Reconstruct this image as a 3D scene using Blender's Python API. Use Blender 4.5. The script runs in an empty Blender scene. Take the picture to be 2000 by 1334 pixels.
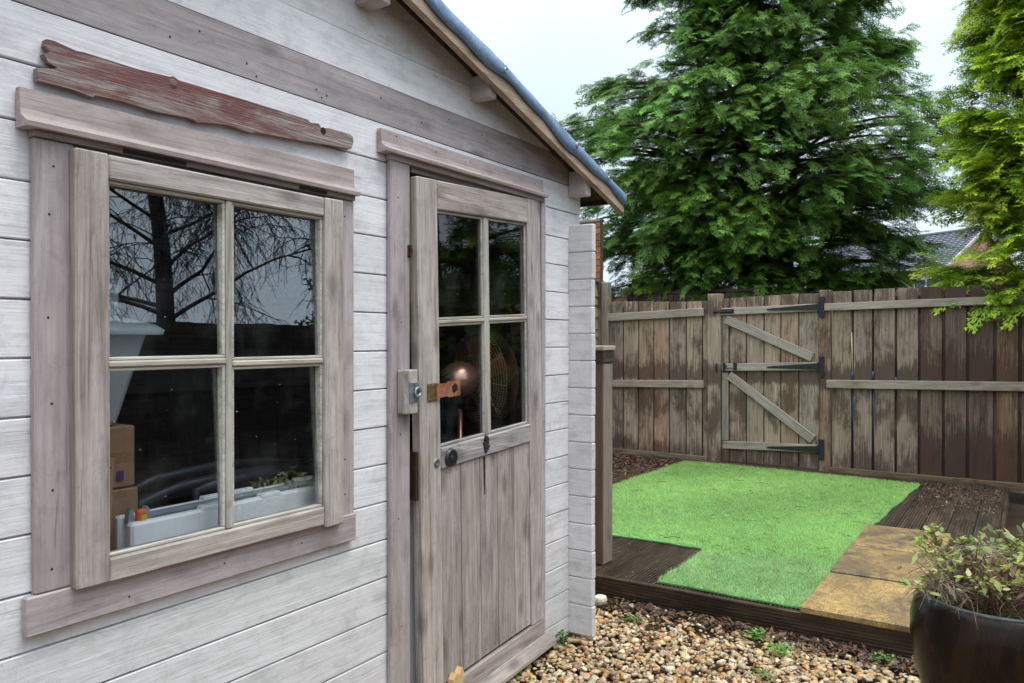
import bpy, bmesh, math, random
import numpy as np
from mathutils import Vector, Matrix, Euler, Quaternion

R = math.radians
random.seed(11)
rng = np.random.default_rng(11)
sc = bpy.context.scene

# ------------------------------------------------------------------ camera
cam_d = bpy.data.cameras.new('camera')
cam = bpy.data.objects.new('camera', cam_d)
sc.collection.objects.link(cam)
sc.camera = cam
cam_d.sensor_width = 36.0
cam_d.lens = 27.594
cam_d.clip_start = 0.05
cam_d.clip_end = 900
cam.location = (0.0, -1.70, 1.33)
YAW = R(33.117)
_dir = Vector((math.cos(YAW) * math.cos(R(-.262)), math.sin(YAW) * math.cos(R(-.262)), math.sin(R(-.262))))
cam.rotation_euler = _dir.to_track_quat('-Z', 'Y').to_euler()

# ------------------------------------------------------------------ world / sun / exposure
SUN_EL, SUN_AZ = 66.0, 178.0
w = bpy.data.worlds.new('World')
sc.world = w
w.use_nodes = True
nt = w.node_tree
nt.nodes.clear()
wo = nt.nodes.new('ShaderNodeOutputWorld')
bg = nt.nodes.new('ShaderNodeBackground')
sky = nt.nodes.new('ShaderNodeTexSky')
sky.sky_type = 'NISHITA'
sky.sun_disc = False
sky.sun_elevation = R(SUN_EL)
sky.sun_rotation = R(SUN_AZ)
sky.air_density = 1.0
sky.dust_density = 4.0
tc = nt.nodes.new('ShaderNodeTexCoord')
sep = nt.nodes.new('ShaderNodeSeparateXYZ')
nt.links.new(tc.outputs['Generated'], sep.inputs[0])
grad = nt.nodes.new('ShaderNodeMapRange')            # overcast dome: brighter towards the zenith
grad.inputs['From Min'].default_value = 0.25
grad.inputs['From Max'].default_value = 1.0
grad.inputs['To Min'].default_value = 0.86
grad.inputs['To Max'].default_value = 2.6
grad.interpolation_type = 'SMOOTHSTEP'
nt.links.new(sep.outputs['Z'], grad.inputs['Value'])
cn = nt.nodes.new('ShaderNodeTexNoise')              # soft unevenness of the cloud deck
cn.inputs['Scale'].default_value = 3.4
cn.inputs['Detail'].default_value = 3
nt.links.new(tc.outputs['Generated'], cn.inputs['Vector'])
cm = nt.nodes.new('ShaderNodeMapRange')
cm.inputs['From Min'].default_value = .3
cm.inputs['From Max'].default_value = .7
cm.inputs['To Min'].default_value = .87
cm.inputs['To Max'].default_value = 1.05
nt.links.new(cn.outputs['Fac'], cm.inputs['Value'])
mu = nt.nodes.new('ShaderNodeMath'); mu.operation = 'MULTIPLY'
nt.links.new(grad.outputs[0], mu.inputs[0]); nt.links.new(cm.outputs[0], mu.inputs[1])
oc = nt.nodes.new('ShaderNodeVectorMath'); oc.operation = 'SCALE'
oc.inputs[0].default_value = (7.7, 9.1, 10.0)
nt.links.new(mu.outputs[0], oc.inputs['Scale'])
mx = nt.nodes.new('ShaderNodeMix'); mx.data_type = 'RGBA'
mx.inputs['Factor'].default_value = 0.93
nt.links.new(sky.outputs[0], mx.inputs['A'])
nt.links.new(oc.outputs[0], mx.inputs['B'])
nt.links.new(mx.outputs['Result'], bg.inputs['Color'])
bg.inputs['Strength'].default_value = 0.10
nt.links.new(bg.outputs[0], wo.inputs[0])

sl = bpy.data.lights.new('sun', 'SUN')
sl.energy = 1.2
sl.angle = R(25)
sl.color = (1.0, .95, .88)
so = bpy.data.objects.new('sun', sl)
sc.collection.objects.link(so)
_az = R(SUN_AZ)
_sd = Vector((math.sin(_az) * math.cos(R(SUN_EL)), math.cos(_az) * math.cos(R(SUN_EL)), math.sin(R(SUN_EL))))
so.rotation_euler = _sd.to_track_quat('Z', 'Y').to_euler()
so.location = _sd * 30

vs = sc.view_settings
vs.view_transform = 'Standard'
vs.look = 'None'
vs.exposure = 0.52
vs.gamma = 1.0
vs.use_curve_mapping = False

# ------------------------------------------------------------------ helpers
COL = sc.collection
OFF = {}


class MB:
    """collects vertices and faces of one mesh"""

    def __init__(self):
        self.v = []
        self.f = []

    def box(self, c, s, bev=0.0, rot=None):
        hx, hy, hz = s[0] / 2, s[1] / 2, s[2] / 2
        bev = min(bev, hx * .45, hy * .45, hz * .45)
        b = len(self.v)
        pts = []
        if bev <= 0:
            for sx in (-1, 1):
                for sy in (-1, 1):
                    for sz in (-1, 1):
                        pts.append((sx * hx, sy * hy, sz * hz))
            fs = [(0, 1, 3, 2), (4, 6, 7, 5), (0, 4, 5, 1), (2, 3, 7, 6), (0, 2, 6, 4), (1, 5, 7, 3)]
        else:
            idx = {}
            for sx in (-1, 1):
                for sy in (-1, 1):
                    for sz in (-1, 1):
                        for a in range(3):
                            q = [sx * (hx - bev), sy * (hy - bev), sz * (hz - bev)]
                            q[a] = (sx * hx, sy * hy, sz * hz)[a]
                            idx[(sx, sy, sz, a)] = len(pts)
                            pts.append(tuple(q))
            fs = []
            S = (-1, 1)
            for a in range(3):
                o = [(1, 2), (2, 0), (0, 1)][a]
                for s_ in S:
                    ring = []
                    for p, q in ((-1, -1), (1, -1), (1, 1), (-1, 1)):
                        k = [0, 0, 0]; k[a] = s_; k[o[0]] = p; k[o[1]] = q
                        ring.append(idx[(k[0], k[1], k[2], a)])
                    fs.append(tuple(ring if s_ > 0 else ring[::-1]))
            for a in range(3):                      # edges running along axis a
                o = [(1, 2), (2, 0), (0, 1)][a]
                for p in S:
                    for q in S:
                        r = []
                        for t, ax in ((-1, o[0]), (1, o[0]), (1, o[1]), (-1, o[1])):
                            k = [0, 0, 0]; k[a] = t; k[o[0]] = p; k[o[1]] = q
                            r.append(idx[(k[0], k[1], k[2], ax)])
                        fs.append(tuple(r if p * q > 0 else r[::-1]))
            for sx in S:
                for sy in S:
                    for sz in S:
                        r = [idx[(sx, sy, sz, a)] for a in range(3)]
                        fs.append(tuple(r if sx * sy * sz > 0 else r[::-1]))
        c = Vector(c)
        for p in pts:
            p = Vector(p)
            if rot is not None:
                p = rot @ p
            self.v.append(tuple(p + c))
        for f in fs:
            self.f.append(tuple(i + b for i in f))
        return self

    def prism(self, poly, axis, a0, a1):
        """extrude a 2D polygon along axis (0,1,2); poly coordinates are the two other axes in order"""
        b = len(self.v)
        n = len(poly)
        for a in (a0, a1):
            for p in poly:
                q = [p[0], p[1]]
                q.insert(axis, a)
                self.v.append(tuple(q))
        area = sum(poly[i][0] * poly[(i + 1) % n][1] - poly[(i + 1) % n][0] * poly[i][1] for i in range(n))
        flip = (area > 0) != (axis == 1)
        bot = list(range(n)); top = list(range(n, 2 * n))
        if flip:
            bot = bot[::-1]
        else:
            top = top[::-1]
        self.f.append(tuple(b + i for i in bot)); self.f.append(tuple(b + i for i in top))
        for i in range(n):
            j = (i + 1) % n
            q = (i, j, j + n, i + n)
            if not flip:
                q = q[::-1]
            self.f.append(tuple(b + k for k in q))
        return self

    def tube(self, path, rad, n=6, caps=True):
        b = len(self.v)
        P = [Vector(p) for p in path]
        if not hasattr(rad, '__len__'):
            rad = [rad] * len(P)
        t0 = (P[1] - P[0]).normalized()
        up = Vector((0, 0, 1)) if abs(t0.z) < .9 else Vector((1, 0, 0))
        u = t0.cross(up).normalized()
        for i, p in enumerate(P):
            t = (P[min(i + 1, len(P) - 1)] - P[max(i - 1, 0)])
            if t.length < 1e-9:
                t = t0
            t.normalize()
            u = (u - t * u.dot(t))
            if u.length < 1e-6:
                u = t.orthogonal()
            u.normalize()
            vv = t.cross(u)
            for k in range(n):
                a = 2 * math.pi * k / n
                self.v.append(tuple(p + (u * math.cos(a) + vv * math.sin(a)) * rad[i]))
        for i in range(len(P) - 1):
            for k in range(n):
                k2 = (k + 1) % n
                self.f.append((b + i * n + k, b + i * n + k2, b + (i + 1) * n + k2, b + (i + 1) * n + k))
        if caps:
            self.f.append(tuple(b + k for k in range(n))[::-1])
            self.f.append(tuple(b + (len(P) - 1) * n + k for k in range(n)))
        return self

    def ring(self, c, r, t, axis, n=40, m=5):
        b = len(self.v)
        ax = Vector(axis).normalized()
        u = ax.orthogonal().normalized(); v = ax.cross(u)
        for i in range(n):
            a = 2 * math.pi * i / n
            d = u * math.cos(a) + v * math.sin(a)
            for k in range(m):
                e = 2 * math.pi * k / m
                self.v.append(tuple(Vector(c) + d * (r + t * math.cos(e)) + ax * (t * math.sin(e))))
        for i in range(n):
            for k in range(m):
                i2 = (i + 1) % n; k2 = (k + 1) % m
                self.f.append((b + i * m + k, b + i2 * m + k, b + i2 * m + k2, b + i * m + k2))
        return self

    def lathe(self, prof, c, axis=(0, 0, 1), n=32):
        """prof: list of (radius, height)"""
        b = len(self.v)
        ax = Vector(axis).normalized()
        u = ax.orthogonal().normalized(); v = ax.cross(u)
        for r, h in prof:
            for k in range(n):
                a = 2 * math.pi * k / n
                self.v.append(tuple(Vector(c) + (u * math.cos(a) + v * math.sin(a)) * r + ax * h))
        for i in range(len(prof) - 1):
            for k in range(n):
                k2 = (k + 1) % n
                self.f.append((b + i * n + k, b + i * n + k2, b + (i + 1) * n + k2, b + (i + 1) * n + k))
        return self

    def quad(self, a, b_, c, d):
        b = len(self.v)
        self.v += [tuple(a), tuple(b_), tuple(c), tuple(d)]
        self.f.append((b, b + 1, b + 2, b + 3))
        return self

    def mesh(self, name, mat, smooth=False, center=None):
        v = self.v
        if center is not None:
            v = [(p[0] - center[0], p[1] - center[1], p[2] - center[2]) for p in v]
        me = bpy.data.meshes.new(name)
        me.from_pydata(v, [], self.f)
        me.update()
        if mat is not None:
            me.materials.append(mat)
        if smooth:
            me.polygons.foreach_set('use_smooth', [True] * len(me.polygons))
        return me

    def center(self):
        a = np.array(self.v)
        return Vector(((a.min(0) + a.max(0)) / 2).tolist())


def tag(o, label=None, cat=None, group=None, kind=None):
    if label: o['label'] = label
    if cat: o['category'] = cat
    if group: o['group'] = group
    if kind: o['kind'] = kind
    return o


def link(name, me, loc=(0, 0, 0), parent=None, rot=None, col=None):
    o = bpy.data.objects.new(name, me)
    COL.objects.link(o)
    loc = Vector(loc)
    OFF[o.name] = loc.copy()
    if parent is not None:
        o.parent = parent
        loc = loc - OFF[parent.name]
    o.location = loc
    if rot is not None:
        o.rotation_euler = rot
    if col is not None:
        o.color = (col[0], col[1], col[2], 1) if hasattr(col, '__len__') else (col, col, col, 1)
    return o


def thing(name, label, cat, loc=(0, 0, 0), group=None):
    o = bpy.data.objects.new(name, None)
    COL.objects.link(o)
    o.location = loc
    o.empty_display_size = .1
    OFF[o.name] = Vector(loc)
    return tag(o, label, cat, group)


def put(name, mb, mat, parent=None, smooth=False, col=None):
    c = mb.center()
    return link(name, mb.mesh(name, mat, smooth, c), c, parent, None, col)


_cache = {}


def tint(v=.08, h=.012):
    k = 1 + random.uniform(-v, v)
    return (k * (1 + random.uniform(-h, h)), k, k * (1 + random.uniform(-h, h)))


def bx(name, x, y, z, mat, parent=None, bev=.003, col=None, rot=None):
    """box given by its extents"""
    s = (x[1] - x[0], y[1] - y[0], z[1] - z[0])
    key = (round(s[0], 3), round(s[1], 3), round(s[2], 3), bev, mat.name)
    if key not in _cache:
        _cache[key] = MB().box((0, 0, 0), s, bev).mesh(name, mat)
    return link(name, _cache[key], ((x[0] + x[1]) / 2, (y[0] + y[1]) / 2, (z[0] + z[1]) / 2), parent, rot,
                col if col is not None else tint())


def np_mesh(name, V, F, mat, colors=None, smooth=False):
    """V (n,3); F (m,k) faces with k corners; colors (n,3) per vertex"""
    me = bpy.data.meshes.new(name)
    n, m, k = len(V), len(F), F.shape[1]
    me.vertices.add(n)
    me.vertices.foreach_set('co', V.astype(np.float32).ravel())
    me.loops.add(m * k)
    me.loops.foreach_set('vertex_index', F.astype(np.int32).ravel())
    me.polygons.add(m)
    me.polygons.foreach_set('loop_start', np.arange(0, m * k, k, dtype=np.int32))
    me.polygons.foreach_set('loop_total', np.full(m, k, dtype=np.int32))
    if smooth:
        me.polygons.foreach_set('use_smooth', np.ones(m, dtype=bool))
    if colors is not None:
        at = me.attributes.new('tone', 'FLOAT_COLOR', 'POINT')
        c4 = np.ones((n, 4), np.float32)
        c4[:, :3] = colors
        at.data.foreach_set('color', c4.ravel())
    me.update(calc_edges=True)
    me.validate()
    me.materials.append(mat)
    return me


# ------------------------------------------------------------------ materials
class N:
    def __init__(self, name):
        self.m = bpy.data.materials.new(name)
        self.m.use_nodes = True
        self.t = self.m.node_tree
        self.b = self.t.nodes['Principled BSDF']
        self.out = self.t.nodes['Material Output']

    def n(self, ty, **kw):
        x = self.t.nodes.new(ty)
        for k, v in kw.items():
            setattr(x, k, v)
        return x

    def l(self, a, b):
        self.t.links.new(a, b)

    def noise(self, vec, scale, detail=4, rough=.6, dist=0.0):
        x = self.n('ShaderNodeTexNoise')
        x.inputs['Scale'].default_value = scale
        x.inputs['Detail'].default_value = detail
        x.inputs['Roughness'].default_value = rough
        x.inputs['Distortion'].default_value = dist
        if vec is not None:
            self.l(vec, x.inputs['Vector'])
        return x.outputs['Fac']

    def ramp(self, fac, stops, interp='LINEAR'):
        x = self.n('ShaderNodeValToRGB')
        x.color_ramp.interpolation = interp
        e = x.color_ramp.elements
        while len(e) < len(stops):
            e.new(.5)
        for i, (p, c) in enumerate(stops):
            e[i].position = p
            e[i].color = (c[0], c[1], c[2], 1) if hasattr(c, '__len__') else (c, c, c, 1)
        self.l(fac, x.inputs['Fac'])
        return x.outputs['Color']

    def mix(self, fac, a, b, mode='MIX'):
        x = self.n('ShaderNodeMix', data_type='RGBA', blend_type=mode)
        for inp, v in (('Factor', fac), ('A', a), ('B', b)):
            if hasattr(v, 'node'):
                self.l(v, x.inputs[inp])
            elif hasattr(v, '__len__'):
                x.inputs[inp].default_value = (v[0], v[1], v[2], 1)
            else:
                x.inputs[inp].default_value = v
        return x.outputs['Result']

    def math(self, op, a, b=0.0):
        x = self.n('ShaderNodeMath', operation=op)
        for i, v in enumerate((a, b)):
            if hasattr(v, 'node'):
                self.l(v, x.inputs[i])
            else:
                x.inputs[i].default_value = v
        return x.outputs[0]

    def mapping(self, vec, scale):
        x = self.n('ShaderNodeMapping')
        x.inputs['Scale'].default_value = scale
        self.l(vec, x.inputs['Vector'])
        return x.outputs[0]

    def rand_vec(self):
        """object coordinates shifted by a random amount for every object"""
        tc = self.n('ShaderNodeTexCoord')
        oi = self.n('ShaderNodeObjectInfo')
        a = self.n('ShaderNodeVectorMath', operation='ADD')
        m = self.math('MULTIPLY', oi.outputs['Random'], 61.0)
        cb = self.n('ShaderNodeCombineXYZ')
        for i in range(3):
            self.l(m, cb.inputs[i])
        self.l(tc.outputs['Object'], a.inputs[0])
        self.l(cb.outputs[0], a.inputs[1])
        return a.outputs[0], oi.outputs['Color'], tc.outputs['Object']

    def bump(self, h, strength=.3, dist=.002):
        x = self.n('ShaderNodeBump')
        x.inputs['Strength'].default_value = strength
        x.inputs['Distance'].default_value = dist
        self.l(h, x.inputs['Height'])
        self.l(x.outputs[0], self.b.inputs['Normal'])

    def set(self, **kw):
        for k, v in kw.items():
            i = self.b.inputs[k.replace('_', ' ')]
            if hasattr(v, 'node'):
                self.l(v, i)
            elif hasattr(v, '__len__'):
                i.default_value = (v[0], v[1], v[2], 1)
            else:
                i.default_value = v
        return self.m


AX = {'X': (1, 0, 0), 'Y': (0, 1, 0), 'Z': (0, 0, 1)}


def axs(axis, along, across):
    return tuple(along if 'XYZ'[i] == axis else across for i in range(3))


_wood = {}


def wood(name, axis, light, mid, dark, stain=None, stain_amt=.5, dirt=(.1, .085, .07), dirt_amt=.35, peel=None,
         rough=.72, grain=1.0, bump=.35, speck=.5, streak=.55, mottle=0.0, marks=None):
    key = name + axis
    if key in _wood:
        return _wood[key]
    m = N(name + '_' + axis.lower())
    vec, oc_, raw = m.rand_vec()
    # cathedral grain: rings distorted by a slow noise, stretched along the board
    g1 = m.noise(m.mapping(vec, axs(axis, 1.6, 34 * grain)), 1.0, 6, .62, 1.6)
    fine = m.noise(m.mapping(vec, axs(axis, 6, 190 * grain)), 1.0, 4, .7, .3)
    col = m.ramp(g1, [(.28, dark), (.47, mid), (.68, light)])
    col = m.mix(streak, col, m.mix(1.0, col, m.ramp(fine, [(.3, .62), (.6, 1.12)]), 'MULTIPLY'))
    # patches of weathering
    b1 = m.noise(m.mapping(vec, axs(axis, 2.0, 5.5)), 1.0, 6, .68, .6)
    col = m.mix(1.0, col, m.ramp(b1, [(.3, .90 if streak < .2 else .76), (.62, 1.03 if streak < .2 else 1.06)]), 'MULTIPLY')
    if mottle:
        q1 = m.noise(m.mapping(vec, axs(axis, 10, 15)), 1.0, 10, .82, .5)
        col = m.mix(mottle, col, m.mix(1.0, col, m.ramp(q1, [(.36, .60), (.50, .98), (.66, 1.07)]), 'MULTIPLY'))
        # hairline cracks in the paint along the grain
        h1 = m.noise(m.mapping(vec, axs(axis, 3.2, 85)), 1.0, 3, .6, .8)
        h2 = m.noise(m.mapping(vec, axs(axis, 3.0, 9)), 1.0, 3, .6)
        hm = m.math('MULTIPLY', m.ramp(h1, [(.62, 0.), (.68, 1.)]), m.ramp(h2, [(.47, 0.), (.60, 1.)]))
        col = m.mix(m.math('MULTIPLY', hm, .7), col, tuple(c * .5 for c in dark))
    if peel is not None:
        p1 = m.noise(m.mapping(vec, axs(axis, 7, 60)), 1.0, 8, .75, .5)
        pm = m.ramp(m.math('ADD', p1, m.math('MULTIPLY', b1, .35)), [(.76, 0.0), (.86, 1.0)])
        col = m.mix(m.math('MULTIPLY', pm, .7), col, peel)
    if stain is not None:
        s1 = m.noise(m.mapping(vec, axs(axis, 2.6, 5)), 1.0, 4, .6, .5)
        s2 = m.noise(m.mapping(vec, axs(axis, 4.5, 95)), 1.0, 6, .72, .5)
        s3 = m.noise(m.mapping(vec, axs(axis, 14, 30)), 1.0, 5, .7, .5)
        sv = m.math('ADD', m.math('MULTIPLY', s1, .95), m.math('ADD', m.math('MULTIPLY', s2, .62), m.math('MULTIPLY', s3, .28)))
        th = 1.02 - stain_amt * .26
        if marks and axis == 'Z':
            # water marks: where rails hold the wet and where the foot stays damp
            sx = m.n('ShaderNodeSeparateXYZ'); m.l(raw, sx.inputs[0])
            wz = m.math('ADD', sx.outputs[2], m.math('MULTIPLY', m.math('SUBTRACT', s2, .5), .30))
            for (za, zb, zc, zd), am in marks:
                up = m.n('ShaderNodeMapRange', interpolation_type='SMOOTHSTEP'); up.inputs['From Min'].default_value = za; up.inputs['From Max'].default_value = zb
                dn = m.n('ShaderNodeMapRange', interpolation_type='SMOOTHSTEP'); dn.inputs['From Min'].default_value = zc; dn.inputs['From Max'].default_value = zd
                dn.inputs['To Min'].default_value = 1.0; dn.inputs['To Max'].default_value = 0.0
                m.l(wz, up.inputs['Value']); m.l(wz, dn.inputs['Value'])
                sv = m.math('SUBTRACT', sv, m.math('MULTIPLY', m.math('MULTIPLY', up.outputs[0], dn.outputs[0]), am))
        sm = m.ramp(sv, [(th - .07, 0.0), (th + .03, .6), (th + .09, 1.0)])
        col = m.mix(m.math('ADD', m.math('MULTIPLY', sm, .85), .09), stain, col) if stain_amt > 0 else m.mix(m.math('MULTIPLY', m.math('SUBTRACT', 1.0, sm), .2), col, stain)
    d1 = m.noise(m.mapping(vec, axs(axis, 9, 16)), 1.0, 9, .78, .4)
    dm = m.ramp(d1, [(.56, 0.0), (.74, 1.0)])
    col = m.mix(m.math('MULTIPLY', dm, dirt_amt), col, dirt)
    if speck:
        # knots: dark rounded marks drawn out along the grain
        kv = m.n('ShaderNodeTexVoronoi', distance='EUCLIDEAN')
        kv.inputs['Scale'].default_value = 1.0
        m.l(m.mapping(vec, axs(axis, 4.6, 11)), kv.inputs['Vector'])
        kr = m.math('SUBTRACT', kv.outputs['Distance'], m.math('MULTIPLY', m.noise(vec, 60, 3, .6), .06))
        km = m.ramp(kr, [(.07, 1.0), (.14, .55), (.26, 0.0)])
        col = m.mix(m.math('MULTIPLY', km, speck), col, tuple(c * .5 for c in dark))
    col = m.mix(1.0, col, oc_, 'MULTIPLY')
    m.set(Base_Color=col, Roughness=rough)
    m.b.inputs['Specular IOR Level'].default_value = .3
    m.bump(m.math('ADD', fine, m.math('MULTIPLY', g1, 1.4)), bump, .0025)
    _wood[key] = m.m
    return m.m


def W_white(a):
    return wood('white_washed_wood', a, (.80, .765, .785), (.765, .728, .748), (.67, .632, .645), dirt=(.25, .235, .215), dirt_amt=.45,
                peel=(.56, .525, .525), rough=.62, bump=.4, speck=.25, streak=.19, mottle=.52)


def W_mauve(a):
    return wood('faded_mauve_wood', a, (.46, .395, .393), (.405, .343, .342), (.29, .24, .237), dirt=(.12, .09, .08), dirt_amt=.45,
                peel=(.44, .385, .37), rough=.65, bump=.3, speck=.6, streak=.35, mottle=.5)


def W_frame(a):
    return wood('weathered_frame_wood', a, (.53, .475, .445), (.42, .365, .34), (.23, .19, .17), dirt=(.12, .095, .075), dirt_amt=.55,
                peel=(.53, .49, .45), rough=.68, bump=.45, speck=.6, streak=.5, mottle=.45)


def W_bead(a):
    return wood('bare_bead_wood', a, (.57, .535, .47), (.48, .445, .385), (.27, .24, .19), dirt=(.10, .085, .06), dirt_amt=.7,
                peel=(.58, .55, .50), rough=.7, bump=.5)


def W_grey(a):
    return wood('rotting_grey_wood', a, (.42, .39, .38), (.29, .265, .255), (.10, .085, .08), dirt=(.05, .04, .035), dirt_amt=.8,
                rough=.8, bump=.8)


def W_fence(a):
    return wood('weathered_fence_wood', a, (.465, .370, .295), (.360, .268, .205), (.185, .13, .098), stain=(.095, .060, .045), stain_amt=.74,
                marks=[((-.06, .0, .02, .22), .34), ((.60, .68, .74, .95), .12), ((-.95, -.85, -.76, -.58), .16), ((-.5, -.3, -.2, .0), .10)],
                dirt=(.06, .042, .03), dirt_amt=.45, rough=.7, bump=.5, speck=.6)


def W_fence_dark(a):
    return wood('damp_red_fence_wood', a, (.27, .21, .175), (.185, .13, .10), (.09, .056, .042), stain=(.072, .038, .027), stain_amt=.80, marks=[((-.06, .0, .05, .40), .34), ((.60, .68, .74, .95), .3), ((-.95, -.85, -.65, -.25), .3)],
                dirt=(.035, .022, .017), dirt_amt=.5, rough=.62, bump=.5)


def W_rail(a):
    return wood('grey_rail_wood', a, (.41, .35, .30), (.335, .275, .23), (.20, .155, .125), dirt=(.09, .068, .052), dirt_amt=.5, rough=.75, bump=.5)


def W_post(a):
    return wood('red_brown_post_wood', a, (.20, .098, .056), (.15, .068, .038), (.085, .038, .024), stain=(.34, .28, .24), stain_amt=-.2,
                dirt=(.05, .03, .02), dirt_amt=.5, rough=.6, bump=.4)


def W_deck(a):
    return wood('wet_deck_wood', a, (.130, .088, .060), (.082, .055, .037), (.036, .025, .018), stain=(.032, .023, .016), stain_amt=.6,
                dirt=(.06, .065, .028), dirt_amt=.3, rough=.42, bump=.4)


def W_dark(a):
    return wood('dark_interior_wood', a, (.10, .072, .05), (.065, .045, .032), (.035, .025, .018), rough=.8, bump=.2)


def simple(name, col, rough=.5, metal=0.0, var=.15, scale=30, bump=0.0, spec=.5, dirt=None):
    m = N(name)
    vec, oc_, raw = m.rand_vec()
    f = m.noise(vec, scale, 5, .6)
    c = m.mix(1.0, col, m.ramp(f, [(.3, 1 - var), (.7, 1 + var)]), 'MULTIPLY')
    if dirt is not None:
        d = m.noise(vec, scale * .4, 7, .7)
        c = m.mix(m.math('MULTIPLY', m.ramp(d, [(.5, 0.), (.68, 1.)]), .8), c, dirt)
    c = m.mix(1.0, c, oc_, 'MULTIPLY')
    m.set(Base_Color=c, Roughness=rough, Metallic=metal)
    m.b.inputs['Specular IOR Level'].default_value = spec
    if bump:
        m.bump(f, bump, .002)
    return m.m


def toned(name, rough=.6, trans=0.0, bump=0.0, spec=.4, var=.2, scale=25):
    """colour from the mesh attribute 'tone' (each leaf's or stone's own colour)"""
    m = N(name)
    at = m.n('ShaderNodeAttribute', attribute_name='tone')
    tcn = m.n('ShaderNodeTexCoord')
    f = m.noise(tcn.outputs['Object'], scale, 4, .6)
    c = m.mix(1.0, at.outputs['Color'], m.ramp(f, [(.3, 1 - var), (.7, 1 + var)]), 'MULTIPLY')
    m.set(Base_Color=c, Roughness=rough)
    m.b.inputs['Specular IOR Level'].default_value = spec
    if bump:
        m.bump(f, bump, .002)
    if trans:
        tr = m.n('ShaderNodeBsdfTranslucent')
        m.l(c, tr.inputs['Color'])
        ms = m.n('ShaderNodeMixShader')
        ms.inputs[0].default_value = trans
        m.l(m.b.outputs[0], ms.inputs[1]); m.l(tr.outputs[0], ms.inputs[2])
        m.l(ms.outputs[0], m.out.inputs['Surface'])
    return m.m


def glass_mat(name, gain=2.3, tintc=(.97, .98, .985), specks=.5):
    m = N(name)
    tcn = m.n('ShaderNodeTexCoord')
    geo = m.n('ShaderNodeNewGeometry')
    lw = m.n('ShaderNodeLayerWeight')
    lw.inputs['Blend'].default_value = .5
    sch = m.math('ADD', m.math('MULTIPLY', m.math('POWER', lw.outputs['Facing'], 5.0), .96), .04)   # the same from both sides of the pane
    fac = m.math('MINIMUM', m.math('MULTIPLY', sch, gain), .95)
    wv = m.noise(tcn.outputs['Object'], 3.0, 1, .4)
    bp = m.n('ShaderNodeBump')
    bp.inputs['Strength'].default_value = .02
    bp.inputs['Distance'].default_value = .01
    m.l(wv, bp.inputs['Height'])
    gl = m.n('ShaderNodeBsdfGlossy')
    gl.inputs['Roughness'].default_value = 0.0
    gl.inputs['Color'].default_value = (.92, .95, 1, 1)
    m.l(bp.outputs[0], gl.inputs['Normal'])
    tr = m.n('ShaderNodeBsdfTransparent')
    tr.inputs['Color'].default_value = (*tintc, 1)
    ms = m.n('ShaderNodeMixShader')
    m.l(fac, ms.inputs[0]); m.l(tr.outputs[0], ms.inputs[1]); m.l(gl.outputs[0], ms.inputs[2])
    df = m.n('ShaderNodeBsdfDiffuse')
    df.inputs['Color'].default_value = (.6, .6, .58, 1)
    s1 = m.noise(tcn.outputs['Object'], 85, 2, .5)
    s2 = m.noise(tcn.outputs['Object'], 7, 4, .6)
    sp = m.ramp(s1, [(.755, 0.), (.79, 1.)])
    film = m.ramp(s2, [(.5, 0.), (.8, .02)])
    ms2 = m.n('ShaderNodeMixShader')
    m.l(m.math('MAXIMUM', m.math('MULTIPLY', sp, specks), film), ms2.inputs[0])
    m.l(ms.outputs[0], ms2.inputs[1]); m.l(df.outputs[0], ms2.inputs[2])
    m.l(ms2.outputs[0], m.out.inputs['Surface'])
    return m.m


M_glass = glass_mat('old_window_glass', 3.2)
M_glass_door = glass_mat('door_glass', 1.1)
M_black_iron = simple('black_iron', (.012, .012, .014), .45, 0, .3, 60, .1)
M_black_plastic = simple('black_plastic', (.018, .018, .02), .38, 0, .2, 60)
M_grey_plastic = simple('grey_plastic', (.10, .11, .12), .4)
M_rust = simple('rusty_orange_metal', (.40, .16, .085), .55, .35, .35, 90, .2, .5, (.20, .07, .03))
M_brass = simple('dull_brass', (.26, .185, .09), .45, .7, .3, 80, .1, .5, (.18, .07, .03))
M_zinc = simple('dull_zinc', (.36, .38, .41), .5, .8, .25, 90, .1, .5, (.10, .09, .08))
M_nail = simple('dark_nail', (.035, .03, .03), .6, .4)
M_copper = simple('copper_metal', (.95, .52, .39), .33, .8, .08, 20)
M_copper_dark = simple('copper_wire', (.55, .29, .18), .4, .6, .1, 20)
M_white_plastic = simple('white_plastic', (.90, .91, .94), .4, 0, .06, 14, 0, .5)
M_card = simple('brown_cardboard', (.36, .21, .12), .8, 0, .12, 40, .1)
M_tape = simple('purple_print', (.10, .03, .16), .6)
M_orange = simple('orange_plastic', (.75, .16, .02), .4)
M_yellow = simple('yellow_plastic', (.75, .5, .03), .4)
M_cloth = simple('matte_grey', (.30, .28, .27), .9, 0, .15, 20, .2)
M_tarp = None


def tarp_mat():
    m = N('blue_tarpaulin')
    tcn = m.n('ShaderNodeTexCoord')
    f = m.noise(tcn.outputs['Object'], 9, 6, .65, .4)
    c = m.ramp(f, [(.3, (.12, .185, .31)), (.6, (.19, .275, .42)), (.75, (.29, .38, .47))])
    d = m.noise(tcn.outputs['Object'], 40, 6, .7)
    c = m.mix(m.math('MULTIPLY', m.ramp(d, [(.55, 0.), (.7, 1.)]), .5), c, (.09, .12, .16))
    m.set(Base_Color=c, Roughness=.42)
    m.bump(m.noise(m.mapping(tcn.outputs['Object'], (30, 6, 14)), 1.0, 5, .6, .5), .6, .012)
    return m.m


M_tarp = tarp_mat()


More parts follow.
